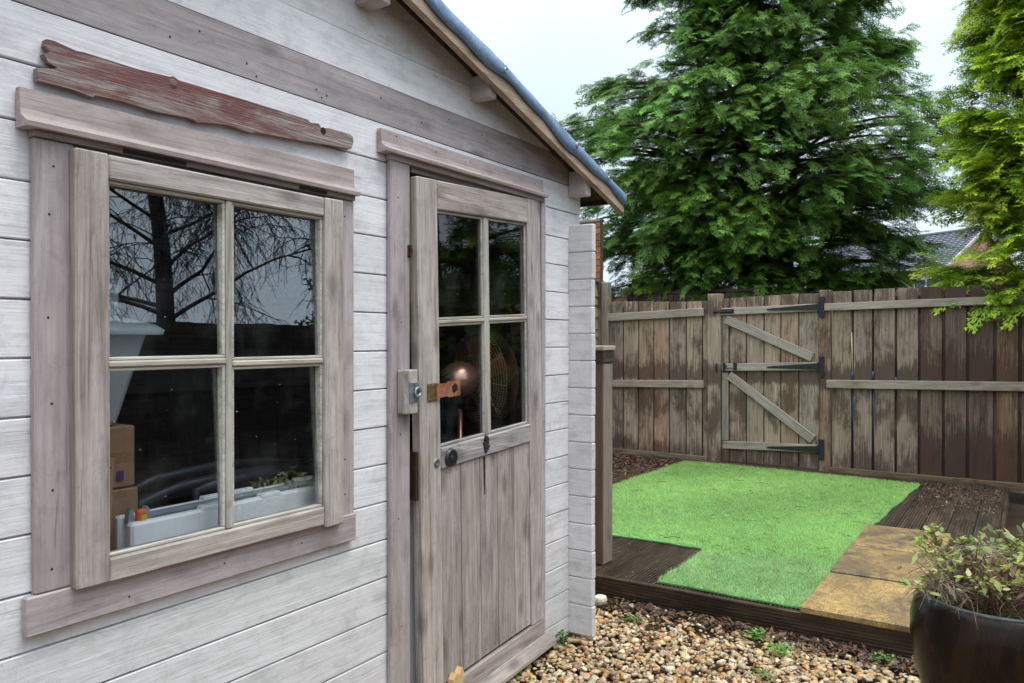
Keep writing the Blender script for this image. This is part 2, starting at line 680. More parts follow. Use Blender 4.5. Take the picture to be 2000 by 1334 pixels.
def tub_mat():
    m = N('milky_clear_plastic')
    tr = m.n('ShaderNodeBsdfTransparent'); tr.inputs['Color'].default_value = (.86, .93, .97, 1)
    df = m.n('ShaderNodeBsdfTranslucent'); df.inputs['Color'].default_value = (.80, .90, .97, 1)
    d2 = m.n('ShaderNodeBsdfDiffuse'); d2.inputs['Color'].default_value = (.80, .90, .97, 1)
    ad = m.n('ShaderNodeMixShader'); ad.inputs[0].default_value = .65
    m.l(df.outputs[0], ad.inputs[1]); m.l(d2.outputs[0], ad.inputs[2])
    gl = m.n('ShaderNodeBsdfGlossy'); gl.inputs['Roughness'].default_value = .15
    ms = m.n('ShaderNodeMixShader'); ms.inputs[0].default_value = .84
    m.l(tr.outputs[0], ms.inputs[1]); m.l(ad.outputs[0], ms.inputs[2])
    fr = m.n('ShaderNodeFresnel'); fr.inputs['IOR'].default_value = 1.45
    m2 = m.n('ShaderNodeMixShader')
    m.l(fr.outputs[0], m2.inputs[0]); m.l(ms.outputs[0], m2.inputs[1]); m.l(gl.outputs[0], m2.inputs[2])
    m.l(m2.outputs[0], m.out.inputs['Surface'])
    return m.m


def ground_mat():
    m = N('dark_soil')
    tcn = m.n('ShaderNodeTexCoord')
    f = m.noise(tcn.outputs['Object'], 3, 8, .7)
    g = m.noise(tcn.outputs['Object'], 60, 6, .7)
    c = m.ramp(f, [(.3, (.035, .022, .015)), (.6, (.075, .05, .034)), (.75, (.10, .07, .045))])
    c = m.mix(.7, c, m.mix(1.0, c, m.ramp(g, [(.3, .5), (.7, 1.4)]), 'MULTIPLY'))
    m.set(Base_Color=c, Roughness=.95)
    m.b.inputs['Specular IOR Level'].default_value = .08
    m.bump(g, .6, .01)
    return m.m


def slab_mat():
    m = N('mustard_concrete')
    vec, oc_, raw = m.rand_vec()
    f = m.noise(vec, 2.6, 8, .68, .6)
    g = m.noise(vec, 140, 5, .7)
    c = m.ramp(f, [(.30, (.085, .062, .042)), (.45, (.22, .15, .070)), (.58, (.37, .25, .098)), (.75, (.43, .30, .13))])
    c = m.mix(1.0, c, m.mix(1.0, c, m.ramp(g, [(.36, .45), (.62, 1.35)]), 'MULTIPLY'))
    e = m.noise(vec, 26, 9, .8)
    c = m.mix(1.0, c, m.ramp(e, [(.38, .55), (.55, 1.08)]), 'MULTIPLY')
    d = m.noise(vec, 4.5, 9, .78)
    c = m.mix(m.math('MULTIPLY', m.ramp(d, [(.50, 0.), (.62, 1.)]), .75), c, (.075, .058, .045))
    c = m.mix(1.0, c, oc_, 'MULTIPLY')
    m.set(Base_Color=c, Roughness=.55)
    m.bump(g, .5, .003)
    return m.m


def brick_mat():
    m = N('orange_brick')
    vec, oc_, raw = m.rand_vec()
    f = m.noise(vec, 18, 6, .7)
    c = m.ramp(f, [(.3, (.25, .085, .035)), (.6, (.42, .155, .062)), (.75, (.50, .22, .10))])
    c = m.mix(1.0, c, oc_, 'MULTIPLY')
    m.set(Base_Color=c, Roughness=.85)
    m.bump(f, .5, .004)
    return m.m


def far_brick_mat():
    m = N('far_brick_wall')
    tcn = m.n('ShaderNodeTexCoord')
    b = m.n('ShaderNodeTexBrick')
    b.inputs['Scale'].default_value = 1.0
    b.inputs['Brick Width'].default_value = .225
    b.inputs['Row Height'].default_value = .075
    b.inputs['Mortar Size'].default_value = .01
    b.inputs['Color1'].default_value = (.42, .17, .085, 1)
    b.inputs['Color2'].default_value = (.52, .25, .14, 1)
    b.inputs['Mortar'].default_value = (.40, .33, .27, 1)
    cx = m.n('ShaderNodeCombineXYZ')
    sp = m.n('ShaderNodeSeparateXYZ')
    m.l(tcn.outputs['Object'], sp.inputs[0])
    m.l(m.math('ADD', sp.outputs[0], sp.outputs[1]), cx.inputs[0])
    m.l(sp.outputs[2], cx.inputs[1])
    m.l(cx.outputs[0], b.inputs['Vector'])
    m.set(Base_Color=b.outputs['Color'], Roughness=.9)
    return m.m


def pot_mat():
    m = N('black_glaze')
    tcn = m.n('ShaderNodeTexCoord')
    f = m.noise(m.mapping(tcn.outputs['Object'], (9, 9, 2.5)), 1.0, 6, .7, .6)
    c = m.ramp(f, [(.3, (.004, .004, .004)), (.5, (.012, .007, .005)), (.72, (.032, .017, .009))])
    m.set(Base_Color=c, Roughness=m.ramp(f, [(.3, .16), (.7, .34)]))
    m.b.inputs['Specular IOR Level'].default_value = .14
    m.bump(m.noise(tcn.outputs['Object'], 40, 4, .6), .08, .003)
    return m.m


def redboard_mat():
    m = N('flaked_red_paint_wood')
    vec, oc_, raw = m.rand_vec()
    g1 = m.noise(m.mapping(vec, (2.0, 40, 60)), 1.0, 7, .65, 1.2)
    fine = m.noise(m.mapping(vec, (9, 150, 240)), 1.0, 5, .7, .3)
    base = m.ramp(g1, [(.3, (.14, .105, .09)), (.5, (.30, .235, .215)), (.7, (.40, .325, .30))])
    red = m.ramp(fine, [(.3, (.085, .018, .015)), (.6, (.17, .036, .030)), (.8, (.29, .10, .085))])
    s = m.noise(m.mapping(vec, (3.4, 9, 13)), 1.0, 8, .7, 1.0)
    sx = m.n('ShaderNodeSeparateXYZ'); m.l(raw, sx.inputs[0])
    # paint survives towards the middle of the board and its top end
    edge = m.math('MULTIPLY', m.math('ABSOLUTE', m.math('ADD', sx.outputs[0], .07)), .33)
    low = m.math('MULTIPLY', sx.outputs[2], 1.6)
    val = m.math('ADD', m.math('SUBTRACT', s, edge), low)
    val = m.math('ADD', val, m.math('MULTIPLY', m.math('SUBTRACT', fine, .5), .55))
    mask = m.ramp(val, [(.33, 0.), (.50, 1.)])
    c = m.mix(m.math('MULTIPLY', mask, .82), base, red)
    m.set(Base_Color=c, Roughness=.75)
    m.bump(m.math('ADD', fine, m.math('MULTIPLY', g1, 1.5)), .9, .004)
    return m.m


def bark_mat(name, a, b):
    m = N(name)
    tcn = m.n('ShaderNodeTexCoord')
    f = m.noise(m.mapping(tcn.outputs['Object'], (14, 14, 2.5)), 1.0, 7, .7, .4)
    m.set(Base_Color=m.ramp(f, [(.3, a), (.7, b)]), Roughness=.9)
    m.bump(f, .8, .02)
    return m.m


M_bark = bark_mat('conifer_bark', (.035, .022, .016), (.12, .075, .052))
M_bark2 = bark_mat('red_brown_bark', (.055, .028, .018), (.19, .10, .062))
M_birch = bark_mat('dark_birch_bark', (.012, .010, .010), (.05, .045, .042))
M_leaf = toned('conifer_foliage', .62, .28, 0, .25, .15, 6)
M_stone = toned('gravel_stone', .6, 0, .25, .35, .3, 140)
M_litter = toned('dead_leaf_litter', .75, .1, 0, .3, .2, 60)
M_turf = toned('plastic_turf_blades', .55, .35, 0, .25, .1, 8)
M_turf_base = simple('turf_backing', (.12, .30, .08), .9, 0, .3, 40, .3)
M_soil = ground_mat()
M_slab = slab_mat()
M_brick = brick_mat()
M_far_brick = far_brick_mat()
M_mortar = simple('mortar', (.33, .28, .23), .9)
M_tile = simple('slate_grey_roof_tile', (.10, .10, .125), .6, 0, .3, 8, .3)
M_verge = simple('pale_verge_board', (.46, .40, .35), .6)
M_upvc = simple('white_window_frame', (.75, .76, .78), .4)
M_far_glass = simple('far_window_glass', (.03, .04, .05), .08)
M_felt = simple('roof_felt', (.03, .03, .03), .9)
M_pot = pot_mat()
M_redboard = redboard_mat()
M_plant = toned('shrub_leaf', .45, .3, 0, .45, .2, 40)
M_straw = toned('dry_stalk', .8, .15, 0, .2, .2, 40)
M_blue = simple('blue_cane_sleeve', (.012, .032, .12), .45)
M_bamboo = simple('pale_bamboo', (.62, .50, .30), .6)
M_splinter = simple('fresh_split_wood', (.62, .38, .17), .7, 0, .2, 30, .4)
M_rot = simple('dark_rot', (.012, .009, .008), .95, 0, .4, 90, .6)

# ------------------------------------------------------------------ ground and sky setting
g = MB()
g.quad((-250, -250, 0), (250, -250, 0), (250, 250, 0), (-250, 250, 0))
go = link('ground', g.mesh('ground', M_soil), (0, 0, -.035))
tag(go, 'dark brown garden soil under the gravel and beyond the fence', kind='structure')

# ------------------------------------------------------------------ THE SHED
P = .12
Z0 = .0885
SH = thing('garden_shed', 'weathered white timber shed with mauve trims, casement window and sagging half-glazed door', 'shed', (1.5, 0, 0))
WIN = (.885, 1.625, .80, 1.73)
DOOR = (1.965, 2.80, 0.0, 1.90)
XL, XR = -.06, 3.176
RIDGE_X = 1.50
SLOPE = .294


def roof_under(x):
    return 1.9865 + SLOPE * (3.393 - RIDGE_X) - SLOPE * abs(x - RIDGE_X)


def plank(x0, x1, z0, z1, mat, col=None, y0=0.0, th=.03):
    """one front plank; its top follows the roof where it meets it"""
    y0 = y0 + random.uniform(-.0012, .0012)
    ztop = min(roof_under(x0), roof_under(x1))
    if z1 <= ztop:
        r_ = .0018
        prof_ = [(y0 + .0035, z0 + r_), (y0, z0 + r_ + .0025), (y0, z1 - r_ - .0025), (y0 + .0035, z1 - r_), (y0 + .011, z1 - r_), (y0 + .011, z1 + r_ - .0008),
                 (y0 + .020, z1 + r_ - .0008), (y0 + .020, z1 - .0006), (y0 + th, z1 - .0006), (y0 + th, z0 + .0006), (y0 + .0205, z0 + .0006), (y0 + .0205, z0 + r_)]
        key = ('plank', round(x1 - x0, 3), round(z1 - z0, 3), mat.name)
        if key not in _cache:
            mb = MB().prism([(p[0] - y0 - th / 2, p[1] - (z0 + z1) / 2) for p in prof_], 0, -(x1 - x0) / 2, (x1 - x0) / 2)
            _cache[key] = mb.mesh('plank', mat)
        return link('plank', _cache[key], ((x0 + x1) / 2, y0 + th / 2, (z0 + z1) / 2), SH, None, col if col is not None else tint())
    poly = [(x0, z0)]
    poly.append((x1, z0))
    zr = roof_under(x1)
    poly2 = []
    if zr >= z1:
        poly2.append((x1, z1))
    elif zr > z0:
        poly2.append((x1, zr))
        xx = RIDGE_X + (roof_under(RIDGE_X) - z1) / SLOPE
        if xx < x1: poly2.append((xx, z1))
    else:
        xx = RIDGE_X + (roof_under(RIDGE_X) - z0) / SLOPE
        poly[1] = (xx, z0)
        xx = RIDGE_X + (roof_under(RIDGE_X) - z1) / SLOPE
        poly2.append((xx, z1))
    zl = roof_under(x0)
    if zl >= z1:
        poly2.append((x0, z1))
    elif zl > z0:
        xx = RIDGE_X - (roof_under(RIDGE_X) - z1) / SLOPE
        if xx > x0: poly2.append((xx, z1))
        poly2.append((x0, zl))
    else:
        xx = RIDGE_X - (roof_under(RIDGE_X) - z0) / SLOPE
        poly[0] = (xx, z0)
        poly2.append((RIDGE_X - (roof_under(RIDGE_X) - z1) / SLOPE, z1))
    mb = MB().prism([(a, b + (.0008 if b == z0 else -.0008)) for a, b in poly + poly2], 1, y0, y0 + th)
    return put('plank', mb, mat, SH, False, col if col is not None else tint())


k = -1
while True:
    z0 = Z0 + P * k
    z1 = z0 + P
    if k == -1:
        z0 = .004
    if z0 > roof_under(RIDGE_X) - .02:
        break
    if z1 > roof_under(RIDGE_X):
        z1 = roof_under(RIDGE_X) - .012
    spans = [(XL, XR)]
    fills = []
    for a, b, c, d in (WIN, DOOR):
        if z0 < d - .005 and z1 > c + .005:
            ns = []
            for s in spans:
                if a > s[0] and b < s[1]:
                    ns += [(s[0], a), (b, s[1])]
                    if z1 > d + .006:
                        fills.append((a + .0005, b - .0005, d, z1))
                    if z0 < c - .006:
                        fills.append((a + .0005, b - .0005, z0, c))
                else:
                    ns.append(s)
            spans = ns
    if k >= 17 and k < 18:
        pass
    mat = W_mauve('X') if k == 16 else W_white('X')
    for fl_ in fills:
        plank(*fl_, mat, tint(.03))
    # split long top courses, a board ends somewhere behind the trims
    for s in spans:
        x1_ = s[1]
        if s[1] == XR and k < 14:
            x1_ = 3.068                       # the side wall's log ends butt here
        tn = tint(.05, .012) if k != 16 else tint(.03)
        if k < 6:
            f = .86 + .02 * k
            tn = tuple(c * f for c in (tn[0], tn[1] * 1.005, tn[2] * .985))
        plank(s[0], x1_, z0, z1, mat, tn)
    k += 1

# interlocking side wall: each log runs back and sticks out past the front
for k in range(15):
    kf = random.uniform(.84, .93)
    z0 = .014 if k == 0 else Z0 + .06 + P * (k - 1)
    z1 = Z0 + .06 + P * k
    if k == 14: z1 = 1.832
    bx('plank', (3.070, 3.102), (-.118 + random.uniform(-.002, .002), 2.40), (z0 + .0008, z1 - .0008), W_white('Y'), SH, .0045,
       tuple(c * kf for c in (1, .985, .965)))
# short logs above the stub on the front wall's overhang are the front planks themselves
# back and far walls, floor
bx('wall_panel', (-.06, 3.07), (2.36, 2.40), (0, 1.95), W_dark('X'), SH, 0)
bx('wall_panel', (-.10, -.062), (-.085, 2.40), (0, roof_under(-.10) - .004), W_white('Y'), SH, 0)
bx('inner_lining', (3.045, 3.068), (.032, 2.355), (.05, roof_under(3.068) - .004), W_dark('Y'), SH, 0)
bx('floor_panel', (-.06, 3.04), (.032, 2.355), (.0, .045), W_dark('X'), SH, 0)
# inner gable triangle at the back
gb = MB().prism([(-.06, 1.951), (3.07, 1.951), (3.07, roof_under(3.07) - .003), (RIDGE_X, roof_under(RIDGE_X) - .003), (-.06, roof_under(-.06) - .003)], 1, 2.362, 2.398)
put('wall_panel', gb, W_dark('X'), SH)

# roof boards
for sgn in (1, -1):
    xe = RIDGE_X + sgn * (3.385 - RIDGE_X)
    za, zb = roof_under(RIDGE_X), roof_under(xe)
    n = 14
    for i in range(n):
        fa, fb = i / n, (i + 1) / n - .002
        x0, x1 = RIDGE_X + (xe - RIDGE_X) * fa, RIDGE_X + (xe - RIDGE_X) * fb
        z0_, z1_ = roof_under(x0), roof_under(x1)
        mb = MB().prism([(x0, z0_), (x1, z1_), (x1, z1_ + .018), (x0, z0_ + .018)], 1, -.089, 2.46)
        put('roof_board', mb, W_dark('Y'), SH, False, tuple(c * .6 for c in tint(.1)))  # coloured darker so the soffit carries its shade in the boards
    # barge board in front
    off = .0695
    ov = .006
    mb = MB().prism([(RIDGE_X + sgn * .003, za - off), (xe + sgn * ov, zb - SLOPE * ov - off), (xe + sgn * ov, zb - SLOPE * ov + .015), (RIDGE_X + sgn * .003, za + .015)], 1, -.118, -.091)
    o = put('barge_board', mb, W_rail('X'), SH, False, (1.25, 1.1, .98))
    # eaves board
    mb = MB().prism([(xe - .0, zb - .02), (xe + sgn * .018, zb - .02), (xe + sgn * .018, zb + .02), (xe, zb + .02)], 1, -.088, 2.46)
    put('eaves_board', mb, W_dark('Y'), SH)

# purlins poking out under the eaves
for x0, x1, z0, z1, y0 in ((3.062, 3.11, 1.957, roof_under(3.11) - .002, -.089), (2.325, 2.37, 2.20, roof_under(2.37) - .002, -.087),
                       (1.465, 1.535, roof_under(1.5) - .14, roof_under(1.5) - .022, -.087), (1.735, 1.80, 2.34, roof_under(1.80) - .002, -.087)):
    bx('purlin', (x0, x1), (y0, 2.35 if x0 != 3.062 else -.002), (z0, z1), W_white('Y'), SH, .003, (.66, .60, .56))

# ---- window
def jamb(name, o, th, d0, d1, mat, parent):
    x0, x1, z0, z1 = o
    mb = MB()
    mb.box((x0 + th / 2, (d0 + d1) / 2, (z0 + z1) / 2), (th, d1 - d0, z1 - z0))
    mb.box((x1 - th / 2, (d0 + d1) / 2, (z0 + z1) / 2), (th, d1 - d0, z1 - z0))
    mb.box(((x0 + x1) / 2, (d0 + d1) / 2, z0 + th / 2), (x1 - x0 - 2 * th, d1 - d0, th))
    mb.box(((x0 + x1) / 2, (d0 + d1) / 2, z1 - th / 2), (x1 - x0 - 2 * th, d1 - d0, th))
    return put(name, mb, mat, parent)


win = jamb('window', (.886, 1.624, .801, 1.729), .016, .001, .031, W_mauve('Z'), SH)
bx('side_trim', (.803, .884), (-.022, -.0035), (.808, 1.738), W_mauve('Z'), win, .003, (.95, .93, .93))
bx('side_trim', (1.628, 1.709), (-.022, -.0035), (.795, 1.738), W_mauve('Z'), win, .003, (1.05, 1.04, 1.02))
bx('sill_board', (.785, 1.713), (-.026, -.0035), (.726, .8065), W_mauve('X'), win, .003, (1.02, 1, 1))
# head: a moulded board, thicker at its lower lip
hp = [(-.020, 1.832), (-.0035, 1.832), (-.0035, 1.752), (-.046, 1.752), (-.048, 1.762), (-.024, 1.777), (-.021, 1.79)]
hm = MB().prism(hp, 0, .777, 1.71)
put('head_board', hm, W_mauve('X'), win, False, (1.05, .98, .95))
bx('frieze_board', (.80, 1.706), (-.030, -.004), (1.738, 1.7515), W_mauve('X'), win, .001, (.7, .66, .63))
# casement: stiles, rails, glazing bars, beads, panes
CY0, CY1 = -.045, -.012
bx('stile', (.872, .944), (CY0 - .004, CY1), (.802, 1.727), W_frame('Z'), win, .004, (.93, .88, .87))
bx('stile', (1.570, 1.641), (CY0 - .004, CY1), (.792, 1.727), W_frame('Z'), win, .004, (1.0, .97, .96))
bx('rail', (.9445, 1.5695), (CY0, CY1), (1.673, 1.7265), W_frame('X'), win, .004, (1.0, .97, .97))
bx('rail', (.9445, 1.5695), (CY0, CY1), (.800, .852), W_frame('X'), win, .004, (.95, .93, .88))
bx('glazing_bar', (1.247, 1.265), (CY0 + .004, CY1), (.8525, 1.6725), W_bead('Z'), win, .005, (.86, .85, .86))
bx('glazing_bar', (.9445, 1.2465), (CY0 + .004, CY1), (1.265, 1.280), W_bead('X'), win, .005, (.9, .86, .82))
bx('glazing_bar', (1.2655, 1.5695), (CY0 + .004, CY1), (1.258, 1.273), W_bead('X'), win, .005, (.9, .86, .82))
pan = [(.9445, 1.2465, 1.2805, 1.6725), (1.2655, 1.5695, 1.2735, 1.6725), (.9445, 1.2465, .8525, 1.2645), (1.2655, 1.5695, .8525, 1.2575)]
for (a, b, c, d) in pan:
    # putty / bead frame round every pane
    t = .0075
    mb = MB()
    yb = (CY0 + .010 + CY1) / 2
    dy = CY1 - CY0 - .010
    mb.box(((a + b) / 2, yb, c + t / 2), (b - a, dy, t), .002)
    mb.box(((a + b) / 2, yb, d - t / 2), (b - a, dy, t), .002)
    mb.box((a + t / 2, yb, (c + d) / 2), (t, dy, d - c - 2 * t), .002)
    mb.box((b - t / 2, yb, (c + d) / 2), (t, dy, d - c - 2 * t), .002)
    put('glazing_bead', mb, W_bead('X'), win, False, tint(.1))
    bx('pane', (a + .002, b - .002), (-.021, -.018), (c + .002, d - .002), M_glass, win, 0, (1, 1, 1), (R(-1.9), 0, 0))
# dark strips set on the frieze under the head
for x0, x1 in ((.985, 1.14), (1.49, 1.59)):
    bx('vent_slot', (x0, x1), (-.034, -.0305), (1.7395, 1.7475), M_rot, win, 0)
# draught: paper-thin black felt behind beads is left to the shade

# ---- door surround
ds = bx('door_frame', (1.872, 1.964), (-.022, -.0035), (.0, 1.905), W_mauve('Z'), SH, .003, (.98, .95, .97))
bx('side_trim', (2.800, 2.832), (-.022, -.0035), (.10, 1.905), W_mauve('Z'), ds, .003, (1.08, 1.06, 1.06))
bx('frieze_board', (1.866, 2.815), (-.028, -.004), (1.894, 1.9115), W_mauve('X'), ds, .001, (.85, .8, .8))
bx('jamb', (1.9665, 1.984), (.026, .06), (.045, 1.895), W_dark('Z'), ds, .001, (.5, .47, .46))  # dark colour stands in for the shade in the door gap
bx('jamb', (2.781, 2.7985), (.0, .06), (.045, 1.895), W_mauve('Z'), ds, .001, (.6, .57, .56))
bx('jamb', (1.985, 2.780), (-.010, .06), (1.876, 1.8935), W_mauve('X'), ds, .001, (.6, .57, .56))
bx('threshold', (1.985, 2.780), (-.02, .06), (.001, .044), W_dark('X'), ds, .002)
hp = [(-.020, 1.985), (-.0035, 1.985), (-.0035, 1.912), (-.046, 1.912), (-.048, 1.921), (-.024, 1.936), (-.021, 1.948)]
put('head_board', MB().prism(hp, 0, 1.829, 2.812), W_mauve('X'), ds, False, (1.08, 1.03, 1.02))
# lock block and staple plate on the frame
lb = bx('lock_block', (1.899, 1.957), (-.062, -.0225), (1.086, 1.228), W_grey('Z'), SH, .004, (1.25, 1.2, 1.15))
mb = MB()
mb.box((1.935, -.064, 1.156), (.048, .004, .064), .001)
mb.ring((1.943, -.073, 1.156), .013, .005, (0, 1, 0), 20, 6)
put('staple_plate', mb, M_zinc, lb)
mb = MB()
mb.box((1.987, -.018, .875), (.012, .028, .16), .001)
put('latch_keeper', mb, M_brass, ds, False, (.35, .3, .3))
# old broken hinge stub higher up
mb = MB()
mb.box((1.956, -.0245, 1.612), (.012, .005, .04), .001).tube([(1.955, -.029, 1.596), (1.961, -.032, 1.612), (1.957, -.029, 1.632)], .005, 6)
put('broken_catch', mb, M_rust, ds, False, (.16, .15, .15))

# ---- the door leaf, hung on its far edge, sagging and a little open (built in its own frame)
DW = .80
HX, HZ = 2.778, .035
DH = 1.862
SAG, LEAN = .047, .022


def rack(mb):
    mb.v = [(x + LEAN * (DH - z), y, z + SAG * x) for x, y, z in mb.v]
    return mb


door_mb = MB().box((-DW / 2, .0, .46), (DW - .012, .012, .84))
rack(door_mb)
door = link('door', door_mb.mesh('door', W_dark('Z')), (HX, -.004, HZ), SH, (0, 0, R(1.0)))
tag(door, 'sagging half-glazed door standing slightly ajar')
OFF[door.name] = Vector((0, 0, 0))


def dpart(name, x, y, z, mat, bev=.003, col=None):
    mb = rack(MB().box(((x[0] + x[1]) / 2, (y[0] + y[1]) / 2, (z[0] + z[1]) / 2), (x[1] - x[0], y[1] - y[0], z[1] - z[0]), bev))
    return put(name, mb, mat, door, False, col if col is not None else tint(.05))


dpart('stile', (-DW, -.692), (-.022, .018), (.015, DH), W_frame('Z'), .004, (1.05, 1.02, 1.0))
dpart('stile', (-.100, -.0), (-.022, .018), (.125, DH), W_frame('Z'), .004, (.98, .95, .97))
dpart('rail', (-.6915, -.1005), (-.022, .018), (1.762, DH - .001), W_frame('X'), .004, (1.03, .98, .98))
dpart('rail', (-.6915, -.1005), (-.026, .018), (.880, .952), W_grey('X'), .004, (1.1, 1.08, 1.08))
dpart('glazing_bar', (-.408, -.378), (-.016, .014), (.953, 1.7615), W_bead('Z'), .004, (.85, .83, .84))
dpart('glazing_bar', (-.6915, -.4085), (-.016, .014), (1.375, 1.387), W_bead('X'), .004, (.88, .83, .8))
dpart('glazing_bar', (-.3775, -.1005), (-.016, .014), (1.375, 1.387), W_bead('X'), .004, (.88, .83, .8))
for a, b in ((-.6905, -.409), (-.377, -.1015)):
    for c, d in ((.9535, 1.3745), (1.3875, 1.761)):
        dpart('pane', (a, b), (-.002, .001), (c, d), M_glass_door, 0, (1, 1, 1))
        t = .009
        mb = MB()
        mb.box(((a + b) / 2, -.007, c + t / 2), (b - a, .009, t), .002)
        mb.box(((a + b) / 2, -.007, d - t / 2), (b - a, .009, t), .002)
        mb.box((a + t / 2, -.007, (c + d) / 2), (t, .009, d - c - 2 * t), .002)
        mb.box((b - t / 2, -.007, (c + d) / 2), (t, .009, d - c - 2 * t), .002)
        put('glazing_bead', rack(mb), W_bead('X'), door, False, (.8, .78, .78))
for i in range(5):
    wd = .5905 / 5
    x0 = -.6912 + wd * i
    dpart('board', (x0 + .0022, x0 + wd - .0022), (-.0165 + random.uniform(-.0015, .0015), -.006), (.135, .8795), W_frame('Z'), .004,
          random.choice([(.9, .85, .83), (1.0, .95, .94), (.95, .88, .86), (.86, .82, .82)]))
# bottom rail with the weather board that carries on past the hinge edge
dpart('rail', (-.6915, -.0), (-.023, .018), (.055, .1245), W_frame('X'), .004, (.92, .87, .85))
mb = MB().prism([(-.022, .060), (-.026, .060), (-.048, .018), (-.048, .004), (-.022, .004)], 0, -DW + .03, .052)
put('weather_board', rack(mb), W_frame('X'), door, False, (.85, .80, .77))
# hasp
mb = MB().box((-.742, -.0245, 1.148), (.046, .004, .060), .001)
for zz in (1.125, 1.171):
    for xx in (-.755, -.735):
        mb.lathe([(.0, .003), (.004, .002), (.0045, 0)], (xx, -.0265, zz), (0, -1, 0), 8)
put('hasp_plate', rack(mb), M_brass, door)
mb = MB()
mb.tube([(-.716, -.030, 1.120), (-.716, -.030, 1.176)], .007, 8)
# strap with a hexagonal hole
x0, x1, z0, z1 = -.708, -.588, 1.122, 1.176
hx_, hz_, hr = -.620, 1.149, .019
outer = [(x0, z0 + .004), (-.66, z0 + .004), (-.655, z0), (x1 - .006, z0), (x1, z0 + .006), (x1, z1 - .006), (x1 - .006, z1), (-.655, z1), (-.66, z1 - .004), (x0, z1 - .004)]
inner = [(hx_ + hr * math.cos(a), hz_ + hr * math.sin(a)) for a in [math.pi / 6 + i * math.pi / 3 for i in range(6)]]
fb = len(mb.v)
bm = bmesh.new()
ve = []
for ring_ in (outer, inner):
    vv = [bm.verts.new((p[0], -.031, p[1])) for p in ring_]
    for i in range(len(vv)):
        ve.append(bm.edges.new((vv[i], vv[(i + 1) % len(vv)])))
res = bmesh.ops.triangle_fill(bm, use_beauty=True, use_dissolve=False, edges=ve)
ext = bmesh.ops.extrude_face_region(bm, geom=bm.faces[:])
for e in ext['geom']:
    if isinstance(e, bmesh.types.BMVert):
        e.co.y += .004
bmesh.ops.recalc_face_normals(bm, faces=bm.faces[:])
bm.verts.index_update()
for v in bm.verts:
    mb.v.append(tuple(v.co))
for f in bm.faces:
    mb.f.append(tuple(v.index + fb for v in f.verts))
bm.free()
put('hasp_strap', rack(mb), M_rust, door)
# door knob rose, keyhole, rotten knot
mb = MB().lathe([(.0, .012), (.008, .012), (.012, .004), (.022, .012), (.030, .010), (.033, .0)], (-.646, -.0265, .912), (0, -1, 0), 28)
put('knob_rose', rack(mb), M_black_plastic, door, True)
mb = MB().lathe([(.0, .001), (.007, .001), (.009, .004), (.0145, .003), (.016, .0)], (-.718, -.0225, .906), (0, -1, 0), 20)
put('keyhole_cover', rack(mb), M_zinc, door, True, (.6, .58, .55))
mb = MB()
kp = []
for i in range(13):
    a = 2 * math.pi * i / 13
    r_ = .017 * (1 + .35 * math.sin(a * 3 + 1) + random.uniform(-.2, .2))
    kp.append((-.425 + r_ * math.cos(a), .922 + 1.45 * r_ * math.sin(a)))
mb.prism(kp, 1, -.0275, -.0262)
for i in range(22):
    a = random.uniform(0, 6.28); r_ = random.uniform(.008, .020)
    mb.box((-.425 + r_ * math.cos(a), -.0275, .926 + 1.3 * r_ * math.sin(a)), (random.uniform(.003, .008), random.uniform(.003, .008), random.uniform(.006, .016)), 0,
           Matrix.Rotation(random.uniform(0, 3), 3, 'Y'))
put('rotten_knot', rack(mb), M_rot, door, False, (2.6, 2.2, 2.0))
mb = MB().prism([(-.430, .875), (-.421, .875), (-.423, .80), (-.427, .735), (-.430, .80)], 1, -.0195, -.016)
put('split', rack(mb), M_rot, door)
mb = MB()
for i in range(5):
    for zz, xx in ((.862, .03), (.862, .09), (.155, .03), (.155, .09)):
        mb.lathe([(0, .0008), (.0022, .0006), (.0026, 0)], (-.6912 + .118 * i + xx, -.0178, zz), (0, -1, 0), 6)
tag(put('nails', rack(mb), M_nail, door), kind='stuff')

# nails in trims and planks
mb = MB()


def nail(x, z, y, r=.0028):
    mb.lathe([(0, .001), (r * .8, .0008), (r, 0)], (x, y, z), (0, -1, 0), 7)


for z in (.86, 1.0, 1.18, 1.39, 1.56, 1.68):
    nail(.835 + random.uniform(-.006, .006), z + random.uniform(-.03, .03), -.0222)
    nail(1.66 + random.uniform(-.01, .01), z + random.uniform(-.03, .03), -.0222)
for z in (.4, .75, 1.02, 1.38, 1.78):
    nail(1.915 + random.uniform(-.01, .01), z, -.0222)
for z in (.3, .5, .72, 1.0, 1.3, 1.6, 1.82):
    nail(2.817, z + random.uniform(-.03, .03), -.0222)
for x in (1.9, 2.1, 2.3, 2.55, 2.75):
    nail(x, 1.965 + random.uniform(-.01, .01), -.0205)
for x in (1.0, 1.25, 1.5):
    nail(x, .76 + random.uniform(-.02, .02), -.0262)
for x in (1.12, 1.2, 1.34, 1.37, 1.58, 1.6, 1.62, 1.85, 2.05, 2.2, 2.4):
    nail(x, 2.05 + random.uniform(-.03, .06), -.0004)
tag(put('nails', mb, M_nail, SH), kind='stuff')

